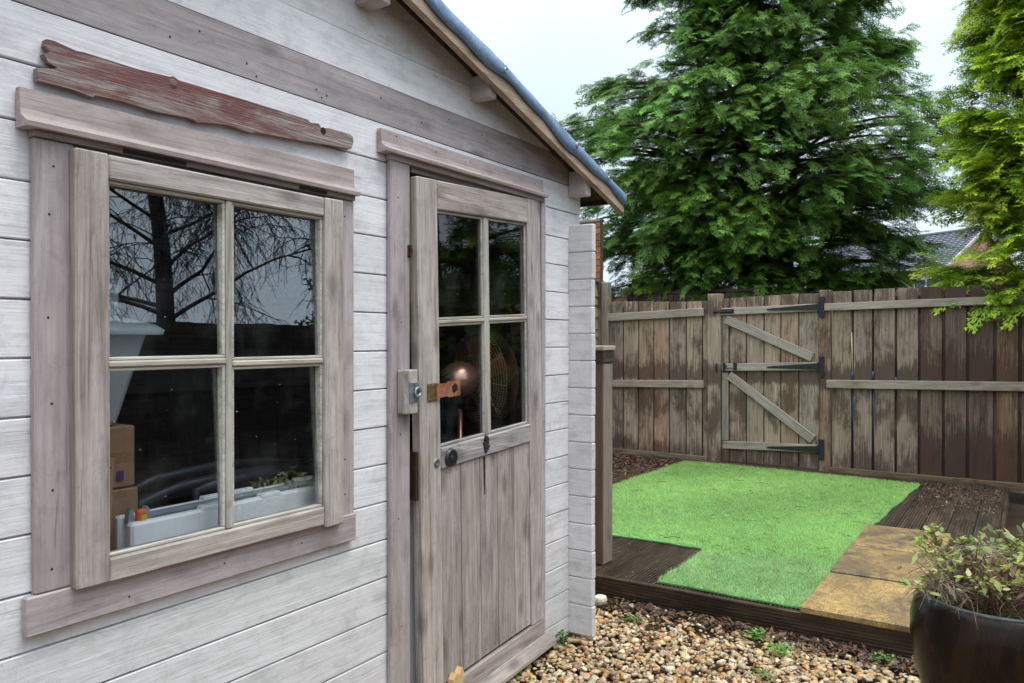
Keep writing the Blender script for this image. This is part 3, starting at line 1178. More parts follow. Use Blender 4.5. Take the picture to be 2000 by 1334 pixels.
# ---- tarpaulin over the roof
tp = MB()
nx = 70
xs = [RIDGE_X - 1.90 + 3.80 * i / nx for i in range(nx + 1)]
rows = []
for x in xs:
    zt = roof_under(x) + .028 + .006 * math.sin(x * 7.3) * math.sin(x * 2.1)
    wob = .007 * math.sin(x * 17 + 1.3) + .008 * math.sin(x * 31) + .006 * math.sin(x * 53)
    hang = .043 + .010 * math.sin(x * 9.1 + .6) + .006 * math.sin(x * 23)
    rr = []
    for j, y in enumerate((2.5, 1.2, 0.2, -.05, -.112)):
        rr.append((x, y, zt + random.uniform(-.002, .002)))
    rr.append((x, -.128 - .2 * abs(wob), zt - .008))
    rr.append((x, -.130 - .3 * wob, zt - .012 - hang * .45))
    rr.append((x, -.126 + .15 * wob, zt - .016 - hang))
    rows.append(rr)
nr = len(rows[0])
for rr in rows:
    tp.v += rr
for i in range(nx):
    for j in range(nr - 1):
        a = i * nr + j
        tp.f.append((a, a + nr, a + nr + 1, a + 1))
c = tp.center()
to = link('tarpaulin', tp.mesh('tarpaulin', M_tarp, True, c), c)
so_ = to.modifiers.new('thickness', 'SOLIDIFY'); so_.thickness = .003; so_.offset = 1
tag(to, 'blue tarpaulin stretched over the shed roof, its wavy edge folded over the barge board', 'tarpaulin')
ey = MB()
for x in (2.36, 2.9, 3.2):
    ey.ring((x, -.136, roof_under(x) + .004), .008, .003, (0, 1, 0), 14, 5)
put('eyelets', ey, M_zinc, to)

# ---- old red board nailed above the window
tops = [(0, 1.942), (.015, 1.943), (.06, 1.936), (.075, 1.938), (.20, 1.937), (.28, 1.942), (.285, 1.946), (.30, 1.940), (.45, 1.941), (.60, 1.941), (.70, 1.940), (.71, 1.934), (.74, 1.938), (.75, 1.928), (.78, 1.934), (.86, 1.935), (.875, 1.930)]
bots = [(.878, 1.914), (.868, 1.892), (.78, 1.886), (.66, 1.876), (.58, 1.870), (.52, 1.866), (.51, 1.862), (.44, 1.866), (.38, 1.858), (.35, 1.852), (.33, 1.858), (.25, 1.852), (.16, 1.855), (.10, 1.853), (.095, 1.847), (.05, 1.853), (-.017, 1.852), (-.018, 1.878), (.010, 1.884), (.022, 1.889), (.004, 1.895), (-.006, 1.91), (.006, 1.918), (-.003, 1.928)]
pts = [(.828 + a, b) for a, b in tops + bots]
mb = MB()
mb.prism(pts, 1, -.0225, -.0045)
c = mb.center()
ro = link('weathered_board', mb.mesh('weathered_board', M_redboard, False, c), c)
tag(ro, 'ragged old board with flaking red paint fixed on the planks above the window', 'board')
kn = MB().lathe([(0, .003), (.006, .004), (.010, .001), (.011, 0)], (1.113, -.0225, 1.928), (0, -1, 0), 12)
put('knot', kn, M_redboard, ro, True)
kn = MB().lathe([(0, .0005), (.009, .0008), (.011, 0)], (1.585, -.0225, 1.921), (0, -1, 0), 8)
put('knot_hole', kn, M_rot, ro)

# ------------------------------------------------------------------ things inside the shed
M_tub = tub_mat()


def tub_shell(x0, x1, y0, y1, z0, z1, tap, t=.004):
    mb = MB()
    def ringp(x0, x1, y0, y1, z, r=.035, n=4):
        p = []
        for cx, cy, a0 in ((x1 - r, y1 - r, 0), (x0 + r, y1 - r, 90), (x0 + r, y0 + r, 180), (x1 - r, y0 + r, 270)):
            for i in range(n + 1):
                a = R(a0 + 90 * i / n)
                p.append((cx + r * math.cos(a), cy + r * math.sin(a), z))
        return p
    lv = []
    for f in (0, .06, .3, .6, 1):
        s = tap * (1 - f)
        lv.append(ringp(x0 + s, x1 - s, y0 + s, y1 - s, z0 + (z1 - z0) * f, .03))
    b = 0
    n = len(lv[0])
    for l_ in lv:
        mb.v += l_
    for i in range(len(lv) - 1):
        for k in range(n):
            k2 = (k + 1) % n
            mb.f.append((i * n + k, i * n + k2, (i + 1) * n + k2, (i + 1) * n + k))
    mb.f.append(tuple(range(n))[::-1])
    return mb, ringp


TB = thing('storage_tub', 'milky clear plastic storage tub with a lipped lid seen through the window', 'storage box', (1.0, .26, 1.112))
mb, ringp = tub_shell(.80, 1.164, .15, .40, 1.113, 1.337, .050)
put('tub_body', mb, M_tub, TB, True)
mb = MB()
L = [ringp(.79, 1.203, .128, .42, 1.338, .04), ringp(.79, 1.206, .125, .423, 1.350, .04), ringp(.80, 1.195, .14, .41, 1.364, .05), ringp(.86, 1.125, .19, .36, 1.387, .05)]
n = len(L[0])
for l_ in L: mb.v += l_
for i in range(len(L) - 1):
    for k in range(n):
        k2 = (k + 1) % n
        mb.f.append((i * n + k, i * n + k2, (i + 1) * n + k2, (i + 1) * n + k))
mb.f.append(tuple(range((len(L) - 1) * n, len(L) * n)))
put('lid', mb, M_tub, TB, True)
tb2 = MB(); tb2.box((1.005, .26, 1.431), (.215, .14, .085), .01)
u = put('clear_carton', tb2, M_tub)
tag(u, 'small milky plastic carton standing on the lid of the clear tub', 'carton')
mb = MB().box((1.03, .26, 1.132), (.15, .12, .030), .008)
u = put('folded_cloth', mb, simple('red_cloth', (.55, .08, .10), .8))
tag(u, 'red cloth lying in the bottom of the clear tub', 'cloth')


def carton(name, x, y, z, label):
    b = bx(name, x, y, z, M_card, None, .004, tint(.08))
    tag(b, label, 'cardboard box')
    bx('tape_strip', (x[0] + .004, x[1] - .004), (y[0] - .0015, y[0] - .0002), ((z[0] + z[1]) / 2 - .012, (z[0] + z[1]) / 2 + .012), M_card, b, 0, (.8, .78, .7))
    return b


cb = carton('cardboard_box', (.80, 1.140), (.18, .44), (.957, 1.110), 'brown cardboard box holding up the clear tub')
bx('printed_patch', (1.090, 1.108), (.1770, .1784), (.975, 1.0), M_tape, cb, 0)
carton('cardboard_box', (.79, 1.146), (.175, .45), (.62, .954), 'brown cardboard box lowest of the stack under the clear tub')
fl = MB().prism([(.88, .62), (1.018, .62), (1.043, 1.046), (.89, 1.05)], 1, .105, .128)
u = put('flattened_carton', fl, M_card, None, False, (1.25, 1.2, 1.1))
tag(u, 'flattened cardboard sheet standing upright beside the folded table', 'cardboard')
bx('crease', (.92, 1.030), (.1036, .1048), (.995, .998), M_rot, u, 0, (3, 2.5, 2))
bx('crease', (.92, 1.034), (.1036, .1048), (1.022, 1.025), M_rot, u, 0, (3, 2.5, 2))
st = bx('side_table', (.78, 1.15), (.16, .47), (.595, .618), W_dark('X'), None, .003)
tag(st, 'low dark wooden shelf carrying the cardboard boxes in the shed', 'shelf')
for xx in (.80, 1.13):
    for yy in (.18, .45):
        bx('leg', (xx - .016, xx + .016), (yy - .016, yy + .016), (.046, .5945), W_dark('Z'), st, .002)

# folded white trestle table standing on edge by the glass
TT = thing('folded_table', 'white moulded folding table stood on its long edge behind the window glass', 'table', (1.5, .08, .045))
mb = MB()
mb.box((1.56, .052, .471), (1.03, .028, .850), .010)
mb.box((1.56, .104, .476), (1.03, .022, .860), .008)
put('table_halves', mb, M_white_plastic, TT, False, (1.05, 1.05, 1.05))
mb = MB()
mb.tube([(1.09, .080, .898), (1.5, .080, .898), (2.02, .080, .896)], .010, 10)
mb.ring((1.545, .080, .898), .013, .006, (1, 0, 0), 16, 8).ring((1.563, .080, .898), .013, .006, (1, 0, 0), 16, 8)
put('leg_tube', mb, M_grey_plastic, TT, True, (2.2, 2.3, 2.5))
mb = MB()
for x in (1.265, 1.45, 1.66):
    mb.box((x, .050, .897), (.066, .026, .014), .006)
for x in (1.31, 1.40, 1.62, 1.74):
    mb.box((x, .103, .908), (.07, .022, .014), .006)
put('edge_clips', mb, M_white_plastic, TT)
mb = MB()
for x in (1.062, 1.102):
    mb.prism([(x - .009, .892), (x + .009, .892), (x + .005, .920), (x - .002, .927), (x - .006, .914)], 1, .067, .084)
put('latch_bracket', mb, M_grey_plastic, TT, False, (2.5, 2.5, 2.7))
oc2 = MB().box((1.082, .062, .907), (.022, .020, .030), .004)
u = put('orange_clip', oc2, M_orange)
tag(u, 'small orange plastic clip on the end of the white folding table', 'clip')
put('yellow_label', MB().box((1.083, .0505, .903), (.012, .002, .012)), M_yellow, u)

# dark garden chairs with bowed arms behind the table
for i, (pts_, dz, lab) in enumerate((
        ([(1.185, .30, .85), (1.185, .30, .917), (1.266, .30, .942), (1.462, .30, .953), (1.648, .30, .942), (1.86, .30, .906)], .30, 'black plastic garden chair whose bowed arm stands highest behind the white table'),
        ([(1.163, .20, .85), (1.164, .20, .906), (1.277, .20, .931), (1.422, .20, .938), (1.586, .20, .936), (1.80, .20, .92)], .20, 'black plastic garden chair with the middle one of the bowed arms'),
        ([(1.290, .145, .86), (1.291, .145, .924), (1.352, .145, .934), (1.472, .145, .940), (1.60, .145, .936), (1.74, .145, .92)], .145, 'black plastic garden chair whose short arm is closest to the white table'))):
    CH = thing('garden_chair', lab, 'garden chair', (1.5, dz, .045), 'black garden chairs stacked in the shed')
    mb = MB().tube(pts_, .014, 8)
    put('armrest', mb, M_black_plastic, CH, True, (1.7, 1.9, 2.2))
    mb = MB().tube([pts_[0], (pts_[0][0] - .01, dz, .046)], [.012, .014], 8)
    put('leg', mb, M_black_plastic, CH, True)
    mb = MB().tube([pts_[-1], (pts_[-1][0] + .02, dz, .046)], [.012, .014], 8)
    put('leg', mb, M_black_plastic, CH, True)
    mb = MB().box((1.5, dz + .03, .60), (.5, .05, .03), .012)
    put('seat', mb, M_black_plastic, CH)
# a thin grey tapering sheet deep in the shed
mb = MB()
n = 14
for i in range(n + 1):
    f = i / n
    z = 1.24 - .34 * f
    xa = 1.70 + .20 * f ** 1.1
    xb = 2.06 - .10 * f ** 2
    for j in range(9):
        g_ = j / 8
        mb.v.append((xa + (xb - xa) * g_, 1.1 + .02 * math.sin(g_ * 15 + f * 2), z))
for i in range(n):
    for j in range(8):
        a = i * 9 + j
        mb.f.append((a, a + 1, a + 10, a + 9))
c = mb.center()
u = link('tapered_sheet', mb.mesh('tapered_sheet', M_cloth, True, c), c, None, None, (.16, .155, .15))
u.modifiers.new('thickness', 'SOLIDIFY').thickness = .004
tag(u, 'grey tapering sheet at the back of the shed', 'sheet')

# copper fan behind the door glass, its back to us
FB = Vector((2.955, .5, 0))
FAN = thing('pedestal_fan', 'copper pedestal fan seen from behind through the door glass', 'fan', (2.745, .36, .045))
hc = Vector((2.715, .335, 1.152))
ax = Vector((.94, -.34, .05)).normalized()
mb = MB().lathe([(0, -.094), (.024, -.092), (.050, -.079), (.068, -.052), (.077, -.02), (.076, .014), (.064, .048), (.050, .06)], hc, ax, 32)
put('motor_housing', mb, M_copper, FAN, True)
mb = MB()
for i in range(12):
    a = 2 * math.pi * i / 12
    u_ = ax.orthogonal().normalized(); v_ = ax.cross(u_)
    d = u_ * math.cos(a) + v_ * math.sin(a)
    mb.tube([hc - ax * .0925 + d * .018, hc - ax * .0815 + d * .046], .002, 4)
put('vent_slots', mb, M_rot, FAN)
mb = MB()
cc = hc + ax * .085
for i in range(15):
    r_ = .05 + .155 * (i / 14)
    dep = -.035 + .045 * (i / 14) ** 2
    mb.ring(cc + ax * dep, r_, .0016, ax, 56, 4)
    if i < 14:
        mb.ring(cc + ax * (.085 - dep), r_, .0014, ax, 56, 4)
for i in range(10):
    a = 2 * math.pi * i / 10
    d = u_ * math.cos(a) + v_ * math.sin(a)
    mb.tube([cc - ax * .035 + d * .05, cc - ax * .02 + d * .12, cc + ax * .01 + d * .205], .002, 4)
put('cage', mb, M_copper_dark, FAN, True)
mb = MB()
for i in range(4):
    a = 2 * math.pi * i / 4 + .4
    d = u_ * math.cos(a) + v_ * math.sin(a)
    e = ax.cross(d)
    p0 = cc + ax * .03
    b = len(mb.v)
    for f in (0.02, .07, .13, .185):
        wd = .03 + .30 * f
        mb.v += [tuple(p0 + d * f - e * wd * .5 - ax * .012), tuple(p0 + d * f + e * wd * .5 + ax * .014)]
    for q in range(3):
        mb.f.append((b + 2 * q, b + 2 * q + 1, b + 2 * q + 3, b + 2 * q + 2))
bl = put('blades', mb, M_copper_dark, FAN)
bl.modifiers.new('thickness', 'SOLIDIFY').thickness = .002
mb = MB().tube([hc + Vector((.02, .02, -.06)), hc + Vector((.03, .025, -.13))], .018, 10)
mb.box(hc + Vector((.025, .02, -.09)), (.05, .04, .05), .008)
put('tilt_bracket', mb, M_black_plastic, FAN)
mb = MB().tube([(hc.x + .03, hc.y + .025, hc.z - .13), (hc.x + .03, hc.y + .025, .08)], .011, 12)
put('pole', mb, M_copper, FAN, True, (1.1, .9, .9))
mb = MB().lathe([(0, .03), (.02, .03), (.15, .012), (.16, 0)], (hc.x + .03, hc.y + .025, .046), (0, 0, 1), 24)
put('base_plate', mb, M_copper, FAN, True)

# ------------------------------------------------------------------ deck
DK = thing('decking', 'wet dark ribbed timber deck raised a step above the gravel', 'deck', (5.5, .5, 0))


def ribbed(w, th, nr, dep=.004):
    """profile across a decking board: (across, up)"""
    p = [(0, 0), (w, 0), (w, th - .003), (w - .003, th)]
    s = (w - .012) / nr
    for i in range(nr):
        x = w - .006 - i * s
        p += [(x, th), (x - s * .28, th), (x - s * .42, th - dep), (x - s * .86, th - dep)]
    p += [(.003, th), (0, th - .003)]
    return p


bw = .143
y = -1.575
prof = ribbed(bw - .006, .026, 7, .008)
me_board = {}
x0d, x1d = 3.652, 7.612
mb = MB().prism([(p[0], p[1]) for p in prof], 0, x0d, x1d)
cB = mb.center()
meD = mb.mesh('deck_board', W_deck('X'), False, cB)
while y < 2.05:
    o = link('deck_board', meD, (cB.x, y + cB.y, .081 + cB.z + random.uniform(-.001, .001)), DK, None, tint(.22, .06))
    y += bw
# fascia: two ribbed boards along the front edge, one along the bed
pf = ribbed(.118, .024, 7, .006)
mb = MB().prism([(3.650 - p[1], p[0] - .012) for p in pf], 1, -1.600, 2.05)
put('fascia_board', mb, W_deck('Y'), DK, False, (.9, .8, .72))
mb = MB().prism([(-1.578 - p[1] * .9, p[0] - .012) for p in pf], 0, 3.654, 7.612)
put('fascia_board', mb, W_deck('X'), DK, False, (1.0, .9, .8))
mb = MB().prism([(3.652 - p[1] - .001, p[0] - .12) for p in pf], 1, -1.59, 2.05)
put('fascia_board', mb, W_deck('Y'), DK, False, (.8, .7, .65))
bx('joist', (3.70, 7.40), (-1.55, 2.0), (-.03, .075), W_dark('X'), DK, 0)

# paving slabs laid on the deck edge
for i, (a, b) in enumerate(((3.607, 4.215), (4.235, 4.810), (4.830, 5.40))):
    o = bx('paving_slab', (a, b), (-1.335, -.872), (.1085, (.142, .149, .151)[i]), M_slab, None, .006,
           [(1.05, .96, .84), (.86, .80, .76), (1.0, .94, .86)][i], (R(random.uniform(-.3, .3)), 0, R(random.uniform(-.7, .7))))
    tag(o, ['mustard concrete slab nearest the gravel, flush with the deck front', 'dark stained mustard slab lying between two other slabs',
            'mustard slab at the fence end of the row of three'][i], 'paving slab', 'paving slabs laid along the deck')

# artificial grass mat
mat_poly = [(3.668, -.862), (3.672, -.168), (4.39, -.165), (4.385, 1.19), (7.405, 1.095), (7.41, .5), (7.36, -.3), (7.305, -.985), (5.4, -.880)]
# cut by hand: the edges wander by a few millimetres
_mp = []
for i_, (x_, y_) in enumerate(mat_poly):
    x2_, y2_ = mat_poly[(i_ + 1) % len(mat_poly)]
    L_ = math.hypot(x2_ - x_, y2_ - y_)
    n_ = max(2, int(L_ / .07))
    nx_, ny_ = -(y2_ - y_) / L_, (x2_ - x_) / L_
    for q_ in range(n_):
        f_ = q_ / n_
        w_ = 0 if q_ == 0 else .006 * math.sin(f_ * L_ * 9 + i_) + .004 * math.sin(f_ * L_ * 31 + 2 * i_) + random.uniform(-.003, .003)
        _mp.append((x_ + (x2_ - x_) * f_ + nx_ * w_, y_ + (y2_ - y_) * f_ + ny_ * w_))
mat_poly = _mp
mb = MB().prism(mat_poly, 2, .1085, .1165)
cM = mb.center()
GM = link('artificial_grass', mb.mesh('artificial_grass', M_turf_base, False, cM), cM)
tag(GM, 'bright green artificial grass mat laid over the wet deck', 'grass mat')


def in_poly(px, py, poly):
    r = np.zeros(len(px), bool)
    n = len(poly)
    for i in range(n):
        x1, y1 = poly[i]; x2, y2 = poly[(i + 1) % n]
        c_ = (y1 > py) != (y2 > py)
        with np.errstate(divide='ignore', invalid='ignore'):
            xi = (x2 - x1) * (py - y1) / (y2 - y1 + 1e-12) + x1
        r ^= c_ & (px < xi)
    return r


def blades(n, x0, x1, y0, y1, lean, base, name, h=(.014, .024), wv=(.0022, .0042)):
    px = rng.uniform(x0, x1, n); py = rng.uniform(y0, y1, n)
    k_ = in_poly(px, py, mat_poly)
    edge_ = 4.36 + .07 * np.sin(py * 7) + rng.normal(0, .05, n)
    k_ &= (px > edge_) if x0 > 4 else (px < edge_)
    px, py = px[k_], py[k_]
    n = len(px)
    a = rng.uniform(0, 2 * np.pi, n)
    hh = rng.uniform(*h, n); ww = rng.uniform(*wv, n)
    la = rng.normal(0, 1, (n, 2)) * .5 + np.array(lean)
    V = np.zeros((n, 3, 3))
    dx, dy = np.cos(a) * ww / 2, np.sin(a) * ww / 2
    V[:, 0] = np.stack([px - dx, py - dy, np.full(n, .116)], 1)
    V[:, 1] = np.stack([px + dx, py + dy, np.full(n, .116)], 1)
    V[:, 2] = np.stack([px + la[:, 0] * hh, py + la[:, 1] * hh, .116 + hh * .85], 1)
    # slow patches of tone: how the pile has been trodden
    pt = .5 + .2 * np.sin(px * 3.1 + 1.7 * np.sin(py * 2.3)) + .2 * np.sin(py * 4.3 + 1.3 * np.sin(px * 1.9 + .5)) + .16 * np.sin(px * 13 + 2.1 * np.sin(py * 11)) * np.sin(py * 17 + np.sin(px * 9))
    cc_ = np.array(base)[None] * (.70 + .42 * pt + rng.normal(0, .14, n))[:, None]
    dry = rng.random(n) < .05
    cc_[dry] = np.array((.30, .34, .12))
    C_ = np.repeat(np.clip(cc_, .004, 1)[:, None], 3, 1)
    C_[:, :2] *= .7
    F_ = np.arange(n * 3).reshape(n, 3)
    me = np_mesh(name, V.reshape(-1, 3) - np.array(cM), F_, M_turf, C_.reshape(-1, 3))
    o = link(name, me, cM, GM)
    tag(o, kind='stuff')
    return o


blades(150000, 4.15, 7.45, -1.05, 1.25, (-.2, .1), (.53, .72, .25), 'grass_pile')
blades(21000, 3.66, 4.56, -.88, .05, (.15, -.1), (.57, .76, .35), 'grass_pile')  # front blades coloured paler for how light catches their other lean
# ragged front fringe
dbn = 900
bp = MB()
for i in range(300):
    x, y = random.uniform(3.7, 7.3), random.uniform(-.95, 1.1)
    if not in_poly(np.array([x]), np.array([y]), mat_poly)[0]: continue
    a = random.uniform(0, 6.28); l_ = random.choice([.008, .008, .012, .012, .02, .03, .05, .09]) * random.uniform(.6, 1.2)
    bp.tube([(x, y, .134), (x + l_ * .5 * math.cos(a), y + l_ * .5 * math.sin(a), .137), (x + l_ * math.cos(a + .3), y + l_ * math.sin(a + .3), .134)], random.uniform(.0008, .002), 4)
u = put('fallen_twigs', bp, M_bark)
tag(u, 'thin dark twigs and needles dropped on the green grass mat', kind='stuff')

# newel post at the deck edge
NP = thing('deck_post', 'square red-brown timber post with a flat cap at the deck edge beside the shed', 'post', (3.845, .247, .108))
po = bx('post', (3.785, 3.905), (.187, .307), (.108, 1.196), W_post('Z'), NP, .006, (1, 1, 1))
po.data.materials.append(W_rail('Z'))               # the face towards the garden has weathered grey
for p_ in po.data.polygons:
    if p_.normal.y < -.5:
        p_.material_index = 1
po.color = (.82, .80, .78, 1)
bx('collar', (3.780, 3.910), (.182, .312), (1.1965, 1.262), W_dark('X'), NP, .003)
bx('cap', (3.772, 3.918), (.176, .320), (1.2625, 1.287), W_rail('X'), NP, .004, (1.25, 1.22, 1.2))

# ------------------------------------------------------------------ fence line at X = 7.65
FX = 7.65


def yz_beam(name, p0, p1, h, x0, x1, mat, parent, bev=.004, col=None):
    """a rail in the fence plane from (y,z) p0 to p1, centre line, height h, thickness x0..x1"""
    a = Vector((0, p1[0] - p0[0], p1[1] - p0[1]))
    L_ = a.length
    ang = math.atan2(a.z, a.y)
    key = ('beam', round(L_, 3), h, round(x1 - x0, 4), mat.name)
    me = MB().box((0, 0, 0), (x1 - x0, L_, h), bev).mesh(name, mat)
    return link(name, me, ((x0 + x1) / 2, (p0[0] + p1[0]) / 2, (p0[1] + p1[1]) / 2), parent, (ang, 0, 0), col if col is not None else tint(.06))


def fence_boards(parent, edges, top, bot, gap, matf, tones=None):
    for i in range(len(edges) - 1):
        a, b = edges[i], edges[i + 1]
        f = i / max(1, len(edges) - 2)
        t_ = top[0] + (top[1] - top[0]) * f + random.uniform(-.006, .006)
        b_ = bot[0] + (bot[1] - bot[0]) * f
        x0 = FX + random.uniform(0, .003)
        bx('board', (x0, x0 + .018), (b + gap / 2, a - gap / 2), (b_, t_), matf, parent, .002,
           tones[i % len(tones)] if tones else tint(.14, .04), (random.uniform(-.002, .002), 0, 0))


def backing(parent, edges, z0, z1, w_=.07):  # dark strips added behind the gaps to stop light showing through
    for e in edges:
        bx('gap_backing_strip', (FX + .0225, FX + .036), (e - w_ / 2, e + w_ / 2), (z0, z1), W_fence_dark('Z'), parent, 0, (.55, .5, .48))


FL = thing('fence_panel', 'sun-greyed timber fence panel between the shed corner and the gate', 'fence', (FX, 1.5, .1))
fence_boards(FL, [2.035, 1.877, 1.70, 1.528, 1.359, 1.177, 1.006, .946], (1.715, 1.70), (.150, .142), .012, W_fence('Z'),
             [(.92, .92, .98), (1.15, 1.1, 1.02), (1.1, .98, .85), (1.2, 1.06, .9), (.95, .95, .95), (1.1, 1.05, .98), (1.0, .95, .9)])
backing(FL, [1.877, 1.70, 1.528, 1.359, 1.177, 1.006], .15, 1.66)
yz_beam('rail', (2.13, 1.545), (.985, 1.590), .080, FX - .038, FX - .001, W_rail('Y'), FL, .004, (.98, .95, .9))
yz_beam('rail', (2.015, .842), (.985, .868), .074, FX - .038, FX - .001, W_rail('Y'), FL, .004, (1.08, 1.0, .92))
yz_beam('gravel_board', (2.02, .120), (.947, .112), .062, FX - .03, FX - .002, W_fence('Y'), FL, .003, (.75, .7, .62))
bx('post', (FX - .030, FX + .07), (.810, .944), (.05, 1.768), W_fence('Z'), FL, .005, (1.05, 1.0, .95))
bx('post', (FX - .045, FX + .05), (2.037, 2.115), (.05, 1.93), W_rail('Z'), FL, .005, (.9, .88, .78))

# gate
GT = thing('garden_gate', 'ledged and braced timber gate with long black strap hinges', 'gate', (FX, .4, .11))
ge = [.802, .735, .564, .396, .238, .073, -.112]
ge[0] = .800
fence_boards(GT, [.888 - .0, .735, .564, .396, .238, .073, -.112][0:1] + [.735, .564, .396, .238, .073, -.112], (1.722, 1.748), (.115, .112), .010, W_fence('Z'),
             [(1.0, .98, .95), (.98, .9, .85), (1.0, .95, .92), (1.08, 1.0, .95), (1.05, .9, .78), (1.0, 1.0, 1.0)]) if False else None
fence_boards(GT, [.804, .735, .564, .396, .238, .073, -.112], (1.722, 1.748), (.115, .112), .010, W_fence('Z'),
             [(1.0, .98, .95), (.98, .9, .85), (1.0, .95, .92), (1.08, 1.0, .95), (1.05, .9, .78), (1.0, 1.0, 1.0)])
backing(GT, [.735, .564, .396, .238, .073], .12, 1.68)
GX0, GX1 = FX - .030, FX - .001
yz_beam('rail', (.806, 1.588), (-.10, 1.612), .070, GX0, GX1, W_rail('Y'), GT, .004, (1.12, 1.1, 1.08))
yz_beam('rail', (.800, 1.040), (-.10, 1.068), .075, GX0, GX1, W_rail('Y'), GT, .004, (1.1, 1.08, 1.08))
yz_beam('rail', (.790, .275), (-.10, .304), .075, GX0, GX1, W_rail('Y'), GT, .004, (1.0, .97, .92))
yz_beam('brace', (.762, 1.515), (-.055, 1.148), .085, GX0 - .0, GX1, W_rail('Y'), GT, .004, (1.05, 1.03, 1.03))
yz_beam('brace', (.730, .965), (-.060, .385), .085, GX0 - .0, GX1, W_rail('Y'), GT, .004, (1.0, .98, .98))
bx('batten', (GX0 + .006, GX1), (.735, .800), (.320, .985), W_rail('Z'), GT, .003, (.72, .70, .70))
for zc in (1.616, 1.066, .300):
    st_ = []
    mb = MB()
    mb.prism([(-.108, zc - .030), (.345, zc - .008 - .015), (.365, zc - .015), (.345, zc + .004 - .012), (-.108, zc + .030)], 0, GX0 - .0065, GX0 - .0015)
    for yy in (.30, .19, .08, -.03):
        mb.lathe([(0, .004), (.004, .003), (.006, 0)], (GX0 - .0065, yy, zc - .004), (-1, 0, 0), 7)
    hg = put('strap_hinge', mb, M_black_iron, GT)
    mb = MB().box((GX0 - .004, -.138, zc), (.008, .050, .190), .002)
    mb.tube([(GX0 - .008, -.112, zc - .035), (GX0 - .008, -.112, zc + .035)], .009, 8)
    for zz in (-.08, -.045, .045, .08):
        mb.lathe([(0, .004), (.005, .003), (.0065, 0)], (GX0 - .008, -.140, zc + zz), (-1, 0, 0), 7)
    put('hinge_plate', mb, M_black_iron, hg)
mb = MB().box((GX0 - .004, .740, 1.592), (.006, .125, .045), .002)
mb.tube([(GX0 - .013, .885, 1.592), (GX0 - .013, .69, 1.592)], .008, 8)
mb.tube([(GX0 - .013, .735, 1.592), (GX0 - .035, .735, 1.582)], .005, 6)
mb.box((GX0 - .004, .862, 1.592), (.012, .03, .04), .002)
put('bolt', mb, M_black_iron, GT)
mb = MB().box((GX0 - .004, .775, 1.045), (.008, .028, .085), .002).box((GX0 - .004, .665, 1.052), (.008, .035, .075), .002)
mb.tube([(GX0 - .012, .78, 1.032), (GX0 - .012, .67, 1.036)], .004, 6).tube([(GX0 - .01, .765, 1.025), (GX0 - .02, .745, 1.06)], .005, 6)
put('latch', mb, M_black_iron, GT)
mb = MB().box((FX - .036, .850, 1.035), (.008, .020, .085), .002)
put('latch_keep', mb, M_black_iron, GT)

# fence panel on the far side of the gate
FR = thing('fence_panel', 'damp reddish-brown timber fence panel under the golden conifer', 'fence', (FX, -1.5, .1))
e_ = [-.215, -.397, -.568, -.754, -.936, -1.123, -1.302, -1.497, -1.672, -1.855, -2.04, -2.22, -2.41, -2.59, -2.78, -2.96]
matd = W_fence_dark('Z')
fence_boards(FR, e_[:5], (1.757, 1.765), (.138, .142), .020, W_fence('Z'), [(.90, .84, .78), (.85, .8, .78), (.84, .8, .78), (.80, .75, .70)])
fence_boards(FR, e_[4:], (1.768, 1.775), (.142, .150), .024, matd, [(.92, .82, .76), (.82, .73, .67), (.80, .70, .64), (1.1, .92, .68), (.76, .64, .56)])
backing(FR, e_[1:], .142, 1.70)
yz_beam('rail', (-.150, 1.612), (-3.0, 1.672), .068, FX - .038, FX - .001, W_rail('Y'), FR, .004, (1.0, .97, .92))
yz_beam('rail', (-.180, .907), (-3.0, .955), .076, FX - .038, FX - .001, W_rail('Y'), FR, .004, (.95, .9, .84))
yz_beam('gravel_board', (-.20, .106), (-3.0, .100), .080, FX - .03, FX - .002, W_fence_dark('Y'), FR, .003, (.9, .85, .62))
bx('post', (FX - .022, FX + .07), (-.211, -.116), (.05, 1.772), W_fence('Z'), FR, .005, (.80, .68, .58))
bx('post', (FX + .02, FX + .12), (-3.10, -3.0), (.0, 1.8), W_fence_dark('Z'), FR, .005)

# blue sleeved canes in the gaps
for i, (yy, zt, lab) in enumerate(((-.3975, 1.02, 'blue sleeved cane with a pale bamboo top in the fence gap by the gate post'),
                                   (-.5685, 1.03, 'plain blue sleeved cane standing in the second fence gap from the gate post'),
                                   (-.7545, .985, 'short blue cane tip showing just over the middle rail of the fence'))):
    cn_ = thing('garden_cane', lab, 'cane', (FX + .008, yy, .1), 'blue canes stuck in the fence gaps')
    mb = MB().tube([(FX + .006, yy - .012, .14), (FX + .006, yy, zt - .03)] if i < 2 else [(FX + .006, yy, .80), (FX + .006, yy, zt - .03)], .0055, 8)
    put('sleeve', mb, M_blue, cn_, True)
    mb = MB().tube([(FX - .002, yy, zt - .07), (FX - .002, yy, zt)], .009, 8)
    put('collar', mb, M_blue, cn_, True, (1.5, 1.6, 1.6))
    if i == 0:
        put('cane', MB().tube([(FX + .003, yy, zt), (FX + .003, yy + .008, 1.38)], .0045, 8), M_bamboo, cn_, True)

